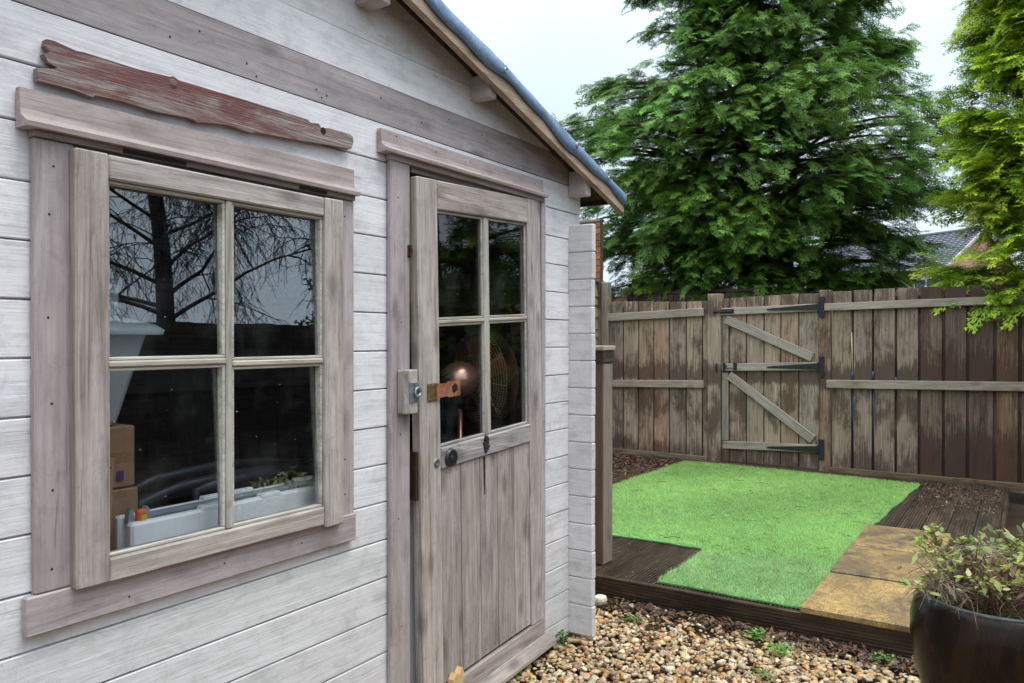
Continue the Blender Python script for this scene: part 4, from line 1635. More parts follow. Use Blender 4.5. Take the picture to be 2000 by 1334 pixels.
# boundary fence running back behind the shed (waney lap)
BF = thing('waney_fence', 'brown waney-lap boundary fence behind the shed corner', 'fence', (6.8, 2.17, .1))
for k in range(15):
    z0 = .14 + .118 * k
    mb = MB()
    nseg = 10
    topv = []
    for s in range(nseg + 1):
        x = 5.8 + 1.78 * s / nseg
        z_ = z0 + .022 * math.sin(x * 5.3 + k * 1.9) + .012 * math.sin(x * 13 + k)
        mb.v += [(x, 2.138, z_), (x, 2.158, z0 + .150), (x, 2.168, z0 + .150), (x, 2.150, z_)]
    for s in range(nseg):
        a = s * 4
        for q in range(4):
            q2 = (q + 1) % 4
            mb.f.append((a + q, a + q2, a + 4 + q2, a + 4 + q))
    mb.f.append((0, 3, 2, 1)); a = nseg * 4
    mb.f.append((a, a + 1, a + 2, a + 3))
    put('board', mb, W_rail('X'), BF, False, tuple(c * random.uniform(.7, .95) for c in (1, .88, .78)))
bx('cap_rail', (5.8, 7.62), (2.13, 2.185), (1.925, 1.955), W_fence_dark('X'), BF, .003)
bx('post', (7.585, 7.66), (2.12, 2.205), (.05, 1.93), W_fence_dark('Z'), BF, .004, (1.1, 1, .9))
bx('post', (5.72, 5.79), (2.12, 2.205), (.05, 1.93), W_fence_dark('Z'), BF, .004)

# brick corner of the neighbouring building over that fence
BW = thing('brick_pier', 'orange brick corner of a neighbouring outbuilding behind the shed eaves', 'building', (8.4, 3.0, 0))
bx('core', (8.320, 8.385), (2.482, 3.95), (0, 2.70), M_mortar, BW, 0)
kk = 0
for rrow in range(18, 36):
    z0 = .075 * rrow + .005
    off = 0 if rrow % 2 else -.112
    for q in range(4):
        y0 = 2.477 + .225 * q + off
        y1 = y0 + .215
        y0 = max(y0, 2.477)
        if y1 - y0 < .05: continue
        dx = random.uniform(0, .003)
        bx('brick', (8.300 + dx, 8.3195), (y0, y1), (z0, z0 + .065), M_brick, BW, .003, tint(.28, .08))
bx('coping', (8.29, 8.40), (2.47, 3.98), (2.7005, 2.73), M_mortar, BW, .004)

# dark closeboard fence of the plot beyond, its top just over ours
DF = thing('closeboard_fence', 'dark brown closeboard fence of the next plot just over the greyed fence panel', 'fence', (8.8, 1.6, 0))
for i in range(11):
    bx('board', (8.80, 8.82), (.72 + .15 * i, .72 + .15 * i + .142), (0, 1.85), W_fence_dark('Z'), DF, .002, tint(.15))
bx('cap_rail', (8.775, 8.845), (.70, 2.4), (1.8505, 1.885), W_fence_dark('Y'), DF, .003, (.7, .65, .6))


# ------------------------------------------------------------------ houses beyond
CS, CC = math.sin(YAW), math.cos(YAW)


def from_view(r, f):
    """ground point r metres to the side and f metres ahead of where the picture was taken"""
    return Vector((r * CS + f * CC if False else r * math.sin(YAW) + f * math.cos(YAW), -1.7 - r * math.cos(YAW) + f * math.sin(YAW), 0))


R0 = Vector((21.05 * .5464 + 35 * .8375, -1.7 - 21.05 * .8375 + 35 * .5464, 0))
da = Vector((-.447 * .5464 + .894 * .8375, .447 * .8375 + .894 * .5464, 0)).normalized()     # along the ridge, away
db = Vector((-.894 * .5464 - .447 * .8375, .894 * .8375 - .447 * .5464, 0)).normalized()     # down the near slope
ang = math.atan2(da.y, da.x)
HS = thing('tiled_house', 'orange brick house with a grey tiled roof and pale verge beyond the fence', 'house', R0)
HS.rotation_euler = (0, 0, ang)
OFF[HS.name] = Vector((0, 0, 0))
sgn_b = 1 if da.cross(db).z > 0 else -1
RZ, EZ, HWd, LN = 6.20, 4.42, 2.55, 9.5
mb = MB().prism([(-HWd + .2, 0), (HWd - .2, 0), (HWd - .2, EZ + .05), (0, RZ - .12), (-HWd + .2, EZ + .05)], 0, .12, LN - .2)
put('wall', mb, M_far_brick, HS)
for s in (1, -1):
    mb = MB()
    nrow = 16
    for i in range(nrow):
        f0, f1 = i / nrow, (i + 1.15) / nrow
        ya, za = s * HWd * f0, RZ + (EZ - RZ) * f0
        yb, zb = s * HWd * f1, RZ + (EZ - RZ) * f1 + .045
        ncol = 30
        for j in range(ncol):
            xa, xb = LN * j / ncol, LN * (j + 1) / ncol - .02
            b = len(mb.v)
            mb.v += [(xa, ya, za), (xb, ya, za), (xb, yb, zb), (xa, yb, zb), (xa, yb, zb - .04), (xb, yb, zb - .04), ((xa + xb) / 2, yb, zb + .035), ((xa + xb) / 2, ya, za + .03)]
            mb.f += [(b, b + 3, b + 6, b + 7), (b + 7, b + 6, b + 2, b + 1), (b + 3, b + 4, b + 5, b + 2, b + 6)]
    rf = put('roof', mb, M_tile, HS, False, (1, 1, 1))
    mb = MB()
    mb.prism([(s * .0, RZ + .06), (s * HWd * 1.03, EZ + .03), (s * HWd * 1.03, EZ - .12), (0, RZ - .09)], 0, -.08, -.02)
    put('verge_board', mb, M_verge, HS)
    mb = MB().box((LN / 2, s * (HWd + .06), EZ + .0), (LN, .1, .08))
    put('gutter', mb, M_upvc, HS)
put('ridge_tiles', MB().tube([(-.05, 0, RZ + .03), (LN, 0, RZ + .03)], .09, 8), M_tile, HS)
for x in (1.1, 5.6):
    f = put('window', MB().box((x, sgn_b * (HWd - .18), 3.45), (1.2, .08, 1.1), .01), M_upvc, HS)
    put('pane', MB().box((x - .29, sgn_b * (HWd - .13), 3.45), (.48, .03, .94)), M_far_glass, f)
    OFF[f.name] = OFF[f.name]
    put('pane', MB().box((x + .29, sgn_b * (HWd - .13), 3.45), (.48, .03, .94)), M_far_glass, f)

H2 = thing('brick_house', 'pinkish brick house glimpsed low through the gaps under the big conifer', 'house', (24, 9.0, 0))
put('wall', MB().box((26.5, 10.5, 1.35), (5, 13, 2.7)), M_far_brick, H2)
mb = MB().prism([(23.8, 2.7), (29.2, 2.7), (26.5, 3.15)], 1, 3.8, 17.2)
put('roof', mb, M_tile, H2)
for y in (6.2, 9.4, 12.6):
    f = put('window', MB().box((23.98, y, 1.75), (.06, 1.3, 1.2), .01), M_upvc, H2)
    put('pane', MB().box((23.94, y, 1.75), (.03, 1.1, 1.0)), M_far_glass, f)


# ------------------------------------------------------------------ conifers
def spray_template(nb=9, seed=0, droop=.28, sub=4, wid=.018):
    """a flat feathery conifer spray of unit length along +X made of thin pointed quads; returns (quads (n,4,3), t along spray)"""
    rg = np.random.default_rng(seed)
    Q, T = [], []

    def blade(p0, p1, w0):
        p0, p1 = np.array(p0), np.array(p1)
        d = p1 - p0
        n_ = np.array((-d[1], d[0], 0.0))
        n_ /= (np.linalg.norm(n_) + 1e-9)
        m_ = p0 + d * .25
        Q.append([m_ + n_ * w0 * 1.45, p1, m_ - n_ * w0 * 1.45])
        T.append(np.hypot(p1[0], p1[1]))

    ax_n = 5
    pts = [np.array((i / ax_n, rg.normal(0, .012), 0)) for i in range(ax_n + 1)]
    for i in range(ax_n):
        blade(pts[i], pts[i + 1] + (pts[i + 1] - pts[i]) * .2, wid * (1.2 - .6 * i / ax_n))
    for i in range(nb):
        t = .06 + .88 * i / nb
        for s in (-1, 1):
            t_ = t + rg.uniform(-.03, .03)
            L_ = (.46 * (1 - t_) ** .75 + .10) * rg.uniform(.75, 1.15)
            a = R(rg.uniform(32, 52)) * s
            b0 = np.array((t_, 0, 0))
            d = np.array((math.cos(a), math.sin(a), rg.normal(0, .12)))
            b1 = b0 + d * L_
            blade(b0, b1, wid * .75)
            ns = max(2, int(sub * L_ / .35))
            for j in range(ns):
                u_ = (j + .6) / (ns + .4)
                for s2 in (-1, 1):
                    a2 = a + s2 * R(rg.uniform(28, 48))
                    c0 = b0 + d * L_ * u_
                    l2 = L_ * (.42 * (1 - u_) + .14) * rg.uniform(.7, 1.2)
                    blade(c0, c0 + np.array((math.cos(a2), math.sin(a2), rg.normal(0, .1))) * l2, wid * .7)
    Q = np.array(Q)
    Q[..., 2] -= droop * Q[..., 0] ** 2
    Q[..., 2] -= .25 * np.abs(Q[..., 1]) ** 1.5
    return Q, np.array(T)


TEMPL = [spray_template(7, s, dr, 3, wd_) for s, dr, wd_ in ((1, .2, .024), (2, .35, .022), (3, .5, .026), (4, .3, .022))]


def place_sprays(pos, dirs, size, roll, tone, tip, name, mat, origin, parent):
    """pos (n,3), dirs (n,3) unit, size (n), roll (n), tone (n,3) base colour, tip (n,3) colour at tips"""
    n = len(pos)
    up = np.array((0, 0, 1.0))
    side = np.cross(up[None], dirs)
    side /= np.linalg.norm(side, axis=1)[:, None] + 1e-9
    nor = np.cross(dirs, side)
    cr, sr = np.cos(roll)[:, None], np.sin(roll)[:, None]
    s2 = side * cr + nor * sr
    n2 = nor * cr - side * sr
    Vs, Cs = [], []
    which = rng.integers(0, len(TEMPL), n)
    for k_, (Q, T) in enumerate(TEMPL):
        ix = np.where(which == k_)[0]
        if len(ix) == 0: continue
        B = np.stack([dirs[ix], s2[ix], n2[ix]], 1)              # (m,3,3)
        V = np.einsum('qpc,mcd->mqpd', Q, B) * size[ix][:, None, None, None] + pos[ix][:, None, None, :]
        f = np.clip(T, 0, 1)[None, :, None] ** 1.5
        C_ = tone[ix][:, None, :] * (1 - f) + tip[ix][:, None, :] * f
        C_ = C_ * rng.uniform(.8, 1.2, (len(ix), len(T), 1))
        Vs.append(V.reshape(-1, 3)); Cs.append(np.repeat(C_.reshape(-1, 3), 3, 0))
    V = np.concatenate(Vs) - np.array(origin)
    C_ = np.concatenate(Cs)
    F_ = np.arange(len(V)).reshape(-1, 3)
    me = np_mesh(name, V, F_, mat, np.clip(C_, 0, 1))
    return link(name, me, origin, parent)


def conifer(name, label, base, height, crown_z, prof, trunks, n_limb, per_limb, spray, tone, tip, bark, group, seed, sector=None, limb_up=.25, dens_in=.35, droop=.0):
    global rng
    rng = np.random.default_rng(seed)
    rr = random.Random(seed)
    T = thing(name, label, 'tree', base, group)
    bx_, by_ = base[0], base[1]
    tops = []
    for (dx, dy, r_, lean) in trunks:
        mb = MB()
        pts_, rad = [], []
        for i in range(12):
            f = i / 11
            pts_.append((bx_ + dx + lean[0] * f + .04 * math.sin(f * 9 + dx), by_ + dy + lean[1] * f + .04 * math.cos(f * 7), -.05 + height * .97 * f))
            rad.append(max(.012, r_ * (1 - f) ** .8 * (1.25 if i == 0 else 1)))
        mb.tube(pts_, rad, 10)
        put('trunk', mb, bark, T, True)
        tops.append((dx, dy, lean))
    pos, dr, sz, rl, to_, ti_ = [], [], [], [], [], []
    lm = MB()
    for i in range(n_limb):
        h = rr.random() ** 1.12
        z = crown_z + (height - crown_z) * h
        a = rr.uniform(0, 2 * math.pi) if sector is None or rr.random() < .3 else rr.uniform(*sector)
        Rm = np.interp(h, [p[0] for p in prof], [p[1] for p in prof]) * rr.uniform(.72, 1.10)
        dx, dy, lean = rr.choice(tops)
        f0 = max(0., (z - .25 * Rm) / height)
        s0 = np.array((bx_ + dx + lean[0] * f0, by_ + dy + lean[1] * f0, z - limb_up * Rm * .8))
        d0 = np.array((math.cos(a), math.sin(a), limb_up))
        pts_ = []
        for q in range(6):
            f = q / 5
            p = s0 + d0 * Rm * f
            p[2] += .10 * Rm * f - (.32 + droop) * Rm * f * f
            p[:2] += np.array((-math.sin(a), math.cos(a))) * .06 * math.sin(f * 4 + i)
            pts_.append(p)
        lm.tube([tuple(p) for p in pts_], [.028 * (1 - q / 5.6) * min(1, Rm / 1.2) + .004 for q in range(6)], 4, False)
        br = rr.uniform(.72, 1.25)
        hue = rr.uniform(-.12, .12)
        for j in range(per_limb):
            f = 1 - (1 - dens_in) * rr.random() ** 1.35
            if rr.random() < .12: f = rr.uniform(.15, dens_in + .1)
            q = min(int(f * 5), 4); ff = f * 5 - q
            p = pts_[q] * (1 - ff) + pts_[q + 1] * ff
            wd_ = .30 * Rm * (1.15 - f) + .10
            p = p + np.array((rr.gauss(0, wd_ * .55), rr.gauss(0, wd_ * .55), rr.gauss(0, wd_ * .32)))
            d_ = (pts_[q + 1] - pts_[q]); d_ = d_ / np.linalg.norm(d_)
            out = np.array((math.cos(a), math.sin(a), 0))
            d_ = d_ * .7 + out * .35 + np.array((rr.gauss(0, .42), rr.gauss(0, .42), rr.gauss(.02, .30)))
            d_ /= np.linalg.norm(d_)
            pos.append(p); dr.append(d_); sz.append(rr.uniform(*spray) * (.75 + .4 * f)); rl.append(rr.gauss(0, .45))
            b2 = br * rr.uniform(.8, 1.2)
            c_ = np.array(tone) * b2; c2 = np.array(tip) * b2
            c_ = c_ * np.array((1 + hue, 1, 1 - hue * .5)); c2 = c2 * np.array((1 + hue, 1, 1 - hue * .5))
            to_.append(c_); ti_.append(c2)
    put('branches', lm, bark, T, True)['kind'] = 'stuff'
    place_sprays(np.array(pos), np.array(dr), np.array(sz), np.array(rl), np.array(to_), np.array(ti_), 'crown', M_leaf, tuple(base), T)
    return T


BIG = conifer('leylandii_tree', 'huge dark green conifer with two trunks rising behind the gate', (10.1, 1.25, 0), 9.2, 1.98,
              [(0, 1.45), (.08, 1.62), (.18, 2.05), (.29, 2.05), (.37, 1.7), (.45, 1.12), (.56, .7), (.75, .4), (1, .12)],
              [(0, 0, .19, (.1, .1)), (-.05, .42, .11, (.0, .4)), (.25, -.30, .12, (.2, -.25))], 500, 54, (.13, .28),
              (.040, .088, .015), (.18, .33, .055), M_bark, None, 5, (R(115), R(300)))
GC = ('golden conifer', 'golden conifers along the fence')
conifer('golden_conifer', 'yellow-green conifer overhanging the damp fence panel', (8.25, -1.90, 0), 6.2, 1.70,
        [(0, .80), (.10, .76), (.3, .58), (.45, .54), (.6, .50), (.8, .36), (1, .1)], [(0, 0, .085, (.05, .05))], 250, 42, (.13, .28),
        (.085, .18, .016), (.52, .66, .055), M_bark2, None, 9, (R(90), R(290)), .5, .3, .0)
conifer('golden_conifer', 'second yellow-green conifer further along, mirrored in the door glass', (8.3, -4.0, 0), 5.2, .7,
        [(0, .9), (.2, 1.1), (.5, .9), (1, .15)], [(0, 0, .1, (.05, .05))], 90, 13, (.28, .46),
        (.06, .12, .016), (.17, .26, .025), M_bark2, None, 21, (R(90), R(240)), .4, .3)
conifer('dark_conifer', 'dark evergreen added out of view to block sky from the door glass', (10.6, -6.4, 0), 8.5, .5,
        [(0, 1.7), (.2, 1.9), (.5, 1.4), (1, .2)], [(0, 0, .16, (.05, .05))], 90, 13, (.5, .8),
        (.014, .040, .016), (.03, .085, .025), M_bark, None, 22, (R(90), R(240)), .3, .3)  # unseen tree, added to keep sky out of the door panes


# ------------------------------------------------------------------ bare birch and boundary fence behind, mirrored in the window
def birch(base, seed):
    rr = random.Random(seed)
    T = thing('bare_birch', 'leafless birch with hanging twigs mirrored in the window panes', 'tree', base)
    B = Vector(base)
    tr, rad = [], []
    for i in range(14):
        f = i / 13
        tr.append(B + Vector((.22 * math.sin(f * 5.5), .15 * math.sin(f * 4 + 1), 9.5 * f)))
        rad.append(.135 * (1 - f) ** .7 + .01)
    put('trunk', MB().tube(tr, rad, 9), M_birch, T, True)
    limb, twig = MB(), MB()

    def grow(p, d, L_, r_, lvl):
        n = 6 if lvl < 2 else 5
        pts_ = [p.copy()]
        for i in range(n):
            d = d + Vector((rr.gauss(0, .16), rr.gauss(0, .16), rr.gauss(0, .12) - (.03, .10, .26, .30)[lvl]))
            d.normalize()
            pts_.append(pts_[-1] + d * (L_ / n))
        (limb if lvl < 1 else twig).tube(pts_, [max(.0035, r_ * (1 - .85 * i / n)) for i in range(n + 1)], 5 if lvl < 1 else 3, False)
        if lvl >= 3: return
        for j in range((11, 8, 5)[lvl]):
            f = rr.uniform(.2, 1.0)
            q = min(int(f * n), n - 1)
            pp = pts_[q].lerp(pts_[q + 1], f * n - q)
            dd = (pts_[q + 1] - pts_[q]).normalized()
            sd = Vector((rr.gauss(0, 1), rr.gauss(0, 1), rr.gauss(0, .6))).normalized()
            grow(pp, (dd * .6 + sd * .8).normalized(), L_ * rr.uniform(.38, .6), r_ * .42, lvl + 1)

    for i in range(30):
        z = 2.1 + 6.4 * (i / 30) ** 1.25
        q = z / 9.5 * 13
        p = tr[int(q)].lerp(tr[min(int(q) + 1, 13)], q - int(q))
        a = i * 2.4 + rr.uniform(-.4, .4)
        up = .55 if z < 5 else .8
        grow(p, Vector((math.cos(a), math.sin(a), up)).normalized(), rr.uniform(1.9, 3.2) * (1.1 - .035 * i * .8), .036 * (1.05 - i / 36), 0)
    put('limbs', limb, M_birch, T, True)
    put('twigs', twig, M_birch, T, True)['kind'] = 'stuff'


birch((6.34, -8.5, 0), 3)
RF = thing('boundary_fence', 'dark boundary fence facing the shed across the garden, mirrored in the window', 'fence', (5, -3.8, 0))
for i in range(60):
    bx('board', (-1.0 + .2 * i, -1.0 + .2 * i + .192), (-3.82, -3.80), (-.03, 1.70 + .006 * math.sin(i * 1.7)), W_fence_dark('Z'), RF, 0, (.17, .19, .21))
for z in (.4, 1.2):
    bx('rail', (-1, 11), (-3.798, -3.76), (z - .035, z + .035), W_fence_dark('X'), RF, 0, (.17, .19, .21))

# ------------------------------------------------------------------ gravel
def ico(sub):
    bm = bmesh.new()
    bmesh.ops.create_icosphere(bm, subdivisions=sub, radius=1)
    V = np.array([v.co[:] for v in bm.verts])
    F_ = np.array([[v.index for v in f.verts] for f in bm.faces])
    bm.free()
    return V, F_


PAL = np.array([(.60, .50, .35), (.52, .41, .27), (.43, .31, .18), (.36, .23, .12), (.50, .30, .12), (.66, .62, .54), (.58, .54, .47), (.33, .29, .26),
                (.27, .16, .11), (.34, .17, .11), (.47, .38, .29), (.22, .17, .13), (.55, .45, .34)])
PW = np.array([.13, .17, .16, .11, .09, .065, .05, .04, .05, .06, .06, .04, .05]); PW = PW / PW.sum()


def stones(n, sub, reg, sz, name, zf, seed):
    rg = np.random.default_rng(seed)
    Vt, Ft = ico(sub)
    tm = []
    for k_ in range(14):
        r_ = np.random.default_rng(100 + k_)
        V = Vt.copy()
        # facet by clipping with random planes
        for q in range(9):
            nrm = r_.normal(size=3); nrm /= np.linalg.norm(nrm)
            dd = r_.uniform(.55, .85)
            pr = V @ nrm
            over = pr > dd
            V[over] -= np.outer(pr[over] - dd, nrm)
        V += r_.normal(0, .035, V.shape)
        tm.append(V)
    px, py = reg(rg, n)
    n = len(px)
    s = rg.lognormal(math.log(sz), .32, n)
    s = np.clip(s, sz * .4, sz * 2.1)
    q = rg.normal(size=(n, 4)); q /= np.linalg.norm(q, axis=1)[:, None]
    w_, x_, y_, z_ = q.T
    Rm = np.stack([1 - 2 * (y_ ** 2 + z_ ** 2), 2 * (x_ * y_ - z_ * w_), 2 * (x_ * z_ + y_ * w_), 2 * (x_ * y_ + z_ * w_), 1 - 2 * (x_ ** 2 + z_ ** 2), 2 * (y_ * z_ - x_ * w_),
                   2 * (x_ * z_ - y_ * w_), 2 * (y_ * z_ + x_ * w_), 1 - 2 * (x_ ** 2 + y_ ** 2)], 1).reshape(n, 3, 3)
    asp = np.stack([rg.uniform(.9, 1.35, n), rg.uniform(.65, 1.0, n), rg.uniform(.4, .75, n)], 1)
    # lie mostly flat: blend random rotation with yaw only
    yaw = rg.uniform(0, 6.283, n)
    tl = rg.normal(0, .35, (n, 2))
    cy, sy = np.cos(yaw), np.sin(yaw)
    Rz = np.zeros((n, 3, 3)); Rz[:, 0, 0] = cy; Rz[:, 0, 1] = -sy; Rz[:, 1, 0] = sy; Rz[:, 1, 1] = cy; Rz[:, 2, 2] = 1
    ct, st_ = np.cos(tl[:, 0]), np.sin(tl[:, 0])
    Rx = np.zeros((n, 3, 3)); Rx[:, 0, 0] = 1; Rx[:, 1, 1] = ct; Rx[:, 1, 2] = -st_; Rx[:, 2, 1] = st_; Rx[:, 2, 2] = ct
    Rt = np.einsum('nij,njk->nik', Rx, Rz)
    pz = zf(px, py, rg)
    ci = rg.choice(len(PAL), n, p=PW)
    col = PAL[ci] * rg.uniform(.62, 1.12, (n, 1)) * np.array((1.07, .97, .80)) * (1 + rg.normal(0, .04, (n, 3)))
    which = rg.integers(0, 14, n)
    Vs, Fs, Cs = [], [], []
    b = 0
    for k_ in range(14):
        ix = np.where(which == k_)[0]
        V = tm[k_][None] * asp[ix][:, None, :] * s[ix][:, None, None]
        V = np.einsum('nij,nvj->nvi', Rt[ix], V)
        V += np.stack([px[ix], py[ix], pz[ix]], 1)[:, None]
        nv = V.shape[1]
        Vs.append(V.reshape(-1, 3)); Cs.append(np.repeat(col[ix], nv, 0))
        Fs.append((Ft[None] + (np.arange(len(ix)) * nv)[:, None, None]).reshape(-1, 3) + b)
        b += len(ix) * nv
    me = np_mesh(name, np.concatenate(Vs), np.concatenate(Fs), M_stone, np.clip(np.concatenate(Cs), 0, 1))
    return link(name, me)


def reg_near(rg, n):
    x = rg.uniform(1.7, 3.62, n); y = rg.uniform(-1.95, .9, n)
    k_ = ((y < -.012) | (x > 3.12))
    k_ &= ~((x > 3.42 + .1 * np.sin(y * 5)) & (rg.random(n) < .62))
    return x[k_], y[k_]


def reg_far(rg, n):
    x = rg.uniform(-1.2, 3.6, n); y = rg.uniform(-2.7, -.02, n)
    k_ = ~((x > 1.7) & (y > -1.95))
    return x[k_], y[k_]


def zg(x, y, rg):
    return -.014 + rg.uniform(0, .016, len(x)) + .006 * np.sin(x * 5.1) * np.sin(y * 4.3)


so1 = stones(18500, 2, reg_near, .0118, 'gravel', zg, 5)
tag(so1, 'cream, tan and grey gravel between the shed and the deck', kind='stuff')
so2 = stones(15000, 1, reg_far, .0150, 'gravel', zg, 6)
tag(so2, 'cream and tan gravel spread over the rest of the path', kind='stuff')


# litter: brown leaf scraps by the fascia and over the stones
def litter(n, reg, zf, name, label, pal, sz, seed):
    rg = np.random.default_rng(seed)
    px, py = reg(rg, n)
    n = len(px)
    a = rg.uniform(0, 6.283, n); s = rg.uniform(*sz, n)
    e1 = np.stack([np.cos(a), np.sin(a), rg.normal(0, .35, n)], 1) * s[:, None]
    e2 = np.stack([-np.sin(a), np.cos(a), rg.normal(0, .4, n)], 1) * (s * rg.uniform(.25, .5, n))[:, None]
    p = np.stack([px, py, zf(px, py, rg)], 1)
    bend = np.zeros((n, 3)); bend[:, 2] = rg.uniform(.0, .3, n) * s
    V = np.stack([p - e1, p - e2 * 1.0 + bend, p + e1, p + e2 * 1.0 + bend * .3], 1)
    c_ = np.array(pal)[rg.integers(0, len(pal), n)] * rg.uniform(.6, 1.25, (n, 1))
    F_ = np.arange(4 * n).reshape(-1, 4)
    F_ = np.concatenate([F_[:, [0, 1, 2]], F_[:, [0, 2, 3]]])
    me = np_mesh(name, V.reshape(-1, 3), F_, M_litter, np.repeat(c_, 4, 0))
    o = link(name, me)
    tag(o, label, kind='stuff')
    return o


def reg_f(rg, n):
    y = rg.uniform(-1.9, .3, n); x = 3.60 - np.abs(rg.normal(0, .075, n))
    return x, y


LP = [(.09, .050, .034), (.13, .075, .045), (.06, .038, .028), (.16, .095, .055), (.11, .045, .032)]
litter(1700, reg_f, lambda x, y, r_: r_.uniform(.0, .024, len(x)), 'leaf_litter', 'damp red-brown leaf litter along the foot of the deck fascia', LP, (.006, .022), 3)
litter(1300, lambda r_, n: (r_.uniform(2.3, 3.6, n), r_.uniform(-1.6, -.05, n)), lambda x, y, r_: r_.uniform(.008, .024, len(x)), 'leaf_litter',
       'scattered brown leaf scraps lying on the gravel', LP + [(.42, .22, .05), (.30, .13, .04)], (.004, .014), 4)
litter(2200, lambda r_, n: (7.44 - np.abs(r_.normal(0, .55, n)), r_.uniform(1.1, 2.0, n)), lambda x, y, r_: r_.uniform(.108, .122, len(x)), 'leaf_litter',
       'dark soil and leaf crumbs spread on the deck in front of the greyed fence panel', LP, (.008, .025), 5)
litter(1500, lambda r_, n: (7.42 - np.abs(r_.normal(0, .7, n)), r_.uniform(-1.56, -1.0, n)), lambda x, y, r_: r_.uniform(.108, .118, len(x)), 'leaf_litter',
       'leaf crumbs and needles on the ribbed deck below the damp fence panel', LP + [(.25, .15, .08)], (.004, .015), 6)
litter(700, lambda r_, n: (r_.uniform(3.66, 4.36, n), r_.uniform(-.15, .9, n)), lambda x, y, r_: r_.uniform(.107, .113, len(x)), 'leaf_litter',
       'grit and crumbs on the deck round the foot of the post', LP + [(.3, .28, .25)], (.002, .006), 7)

# white stone by the shed corner, split board end by the door
mb = MB()
V, F_ = ico(2)
for v in V:
    mb.v.append((3.50 + v[0] * .04, .06 + v[1] * .035, .03 + max(-.8, min(.7, v[2])) * .03))
mb.f = [tuple(int(i) for i in f) for f in F_]
u = put('pale_stone', mb, simple('pale_stone', (.62, .56, .42), .8, 0, .2, 30, .4))
tag(u, 'large cream stone behind the projecting log corner of the shed', 'stone')
mb = MB().prism([(2.045, .02), (2.075, .02), (2.105, .215), (2.098, .232), (2.082, .212), (2.066, .222), (2.05, .205)], 1, -.135, -.112)
u = put('split_board', mb, M_splinter)
tag(u, 'freshly split end of an orange board leaning against the door foot', 'board')


# weeds among the stones
def weed(x, y, r_, n, label, colr, h=.05):
    mb = []
    V, C_ = [], []
    for i in range(n):
        a = random.uniform(0, 6.28); d = random.uniform(0, r_); s = random.uniform(.005, .012)
        p = np.array((x + d * math.cos(a), y + d * math.sin(a), random.uniform(.012, h)))
        b = random.uniform(0, 6.28)
        e1 = np.array((math.cos(b), math.sin(b), random.uniform(-.1, .6))) * s * 1.3
        e2 = np.array((-math.sin(b), math.cos(b), random.uniform(-.3, .3))) * s * .6
        V += [p - e1, p + e2, p + e1, p - e2]
        c_ = np.array(colr) * random.uniform(.6, 1.3)
        C_ += [c_] * 4
    V = np.array(V)
    me = np_mesh('weed', V - np.array((x, y, 0)), np.arange(len(V)).reshape(-1, 4), M_plant, np.array(C_))
    o = link('weed', me, (x, y, 0))
    tag(o, label, 'weed', 'small weeds in the gravel')
    st_ = MB()
    for i in range(6):
        a = random.uniform(0, 6.28)
        st_.tube([(x, y, -.01), (x + r_ * .5 * math.cos(a), y + r_ * .5 * math.sin(a), h * .8)], .0012, 4)
    put('stems', st_, M_plant, o)


weed(3.456, -.715, .045, 90, 'bright green weed at the foot of the deck, nearer the shed than the other', (.13, .33, .04))
weed(3.36, -.850, .06, 80, 'bright green weed at the foot of the deck, closer to the pot', (.16, .34, .05))
weed(2.95, -.035, .035, 70, 'dark green grassy tuft at the bottom of the shed wall beside the door', (.07, .20, .03), .07)
weed(3.37, -.17, .05, 60, 'flat pale green weed in the stones near the log corner', (.17, .24, .05), .03)
weed(3.10, -.86, .06, 50, 'yellowish moss-like weed in the middle of the gravel', (.20, .24, .06), .03)
weed(3.50, -1.22, .05, 50, 'small green weed between the deck fascia and the black pot', (.12, .28, .05), .04)

# ------------------------------------------------------------------ black planter and shrub
PC = Vector((2.865, -1.640, .020))
PT = thing('plant_pot', 'big glossy black glazed plant pot at the edge of the gravel', 'plant pot', PC)
prof = [(.0, -.022), (.14, -.022), (.152, -.01), (.165, .03), (.203, .14), (.236, .27), (.251, .37), (.250, .43), (.238, .482), (.222, .503), (.213, .505), (.207, .498), (.204, .47), (.200, .40)]
put('bowl', MB().lathe(prof, PC, (0, 0, 1), 56), M_pot, PT, True)
put('rim', MB().ring(PC + Vector((0, 0, .502)), .2165, .0075, (0, 0, 1), 56, 8), simple('grey_rim', (.05, .048, .046), .3, 0, .5, 30), PT, True)  # rim in a paler grey than the bowl
mb = MB().lathe([(0, .455), (.08, .46), (.15, .452), (.199, .44), (.2, .42)], PC, (0, 0, 1), 40)
put('soil', mb, M_soil, PT, True)

SB = thing('potted_shrub', 'half dead shrub with yellow-green leaf tips and straw growing in the black pot', 'shrub', PC + Vector((0, 0, .45)))
stm = MB()
tips = []
rr = random.Random(4)
for i in range(60):
    a = rr.uniform(0, 6.28); r0 = rr.uniform(0, .11)
    p = PC + Vector((r0 * math.cos(a), r0 * math.sin(a), .45))
    sp = rr.uniform(.07, .25)
    q = PC + Vector((sp * math.cos(a + rr.gauss(0, .4)), sp * math.sin(a + rr.gauss(0, .4)), .45 + rr.uniform(.08, .185) * (1.15 - sp * 1.6)))
    q.z += .02
    m_ = p.lerp(q, .5) + Vector((rr.gauss(0, .02), rr.gauss(0, .02), .03))
    stm.tube([p, m_, q], [.003, .0022, .0015], 5)
    for j in range(3):
        e = q + Vector((rr.gauss(0, .035), rr.gauss(0, .035), rr.uniform(-.01, .045)))
        stm.tube([m_.lerp(q, .6), e], [.0015, .001], 4)
        tips.append(e)
    tips.append(q)
put('stems', stm, simple('woody_stem', (.12, .07, .05), .8), SB)
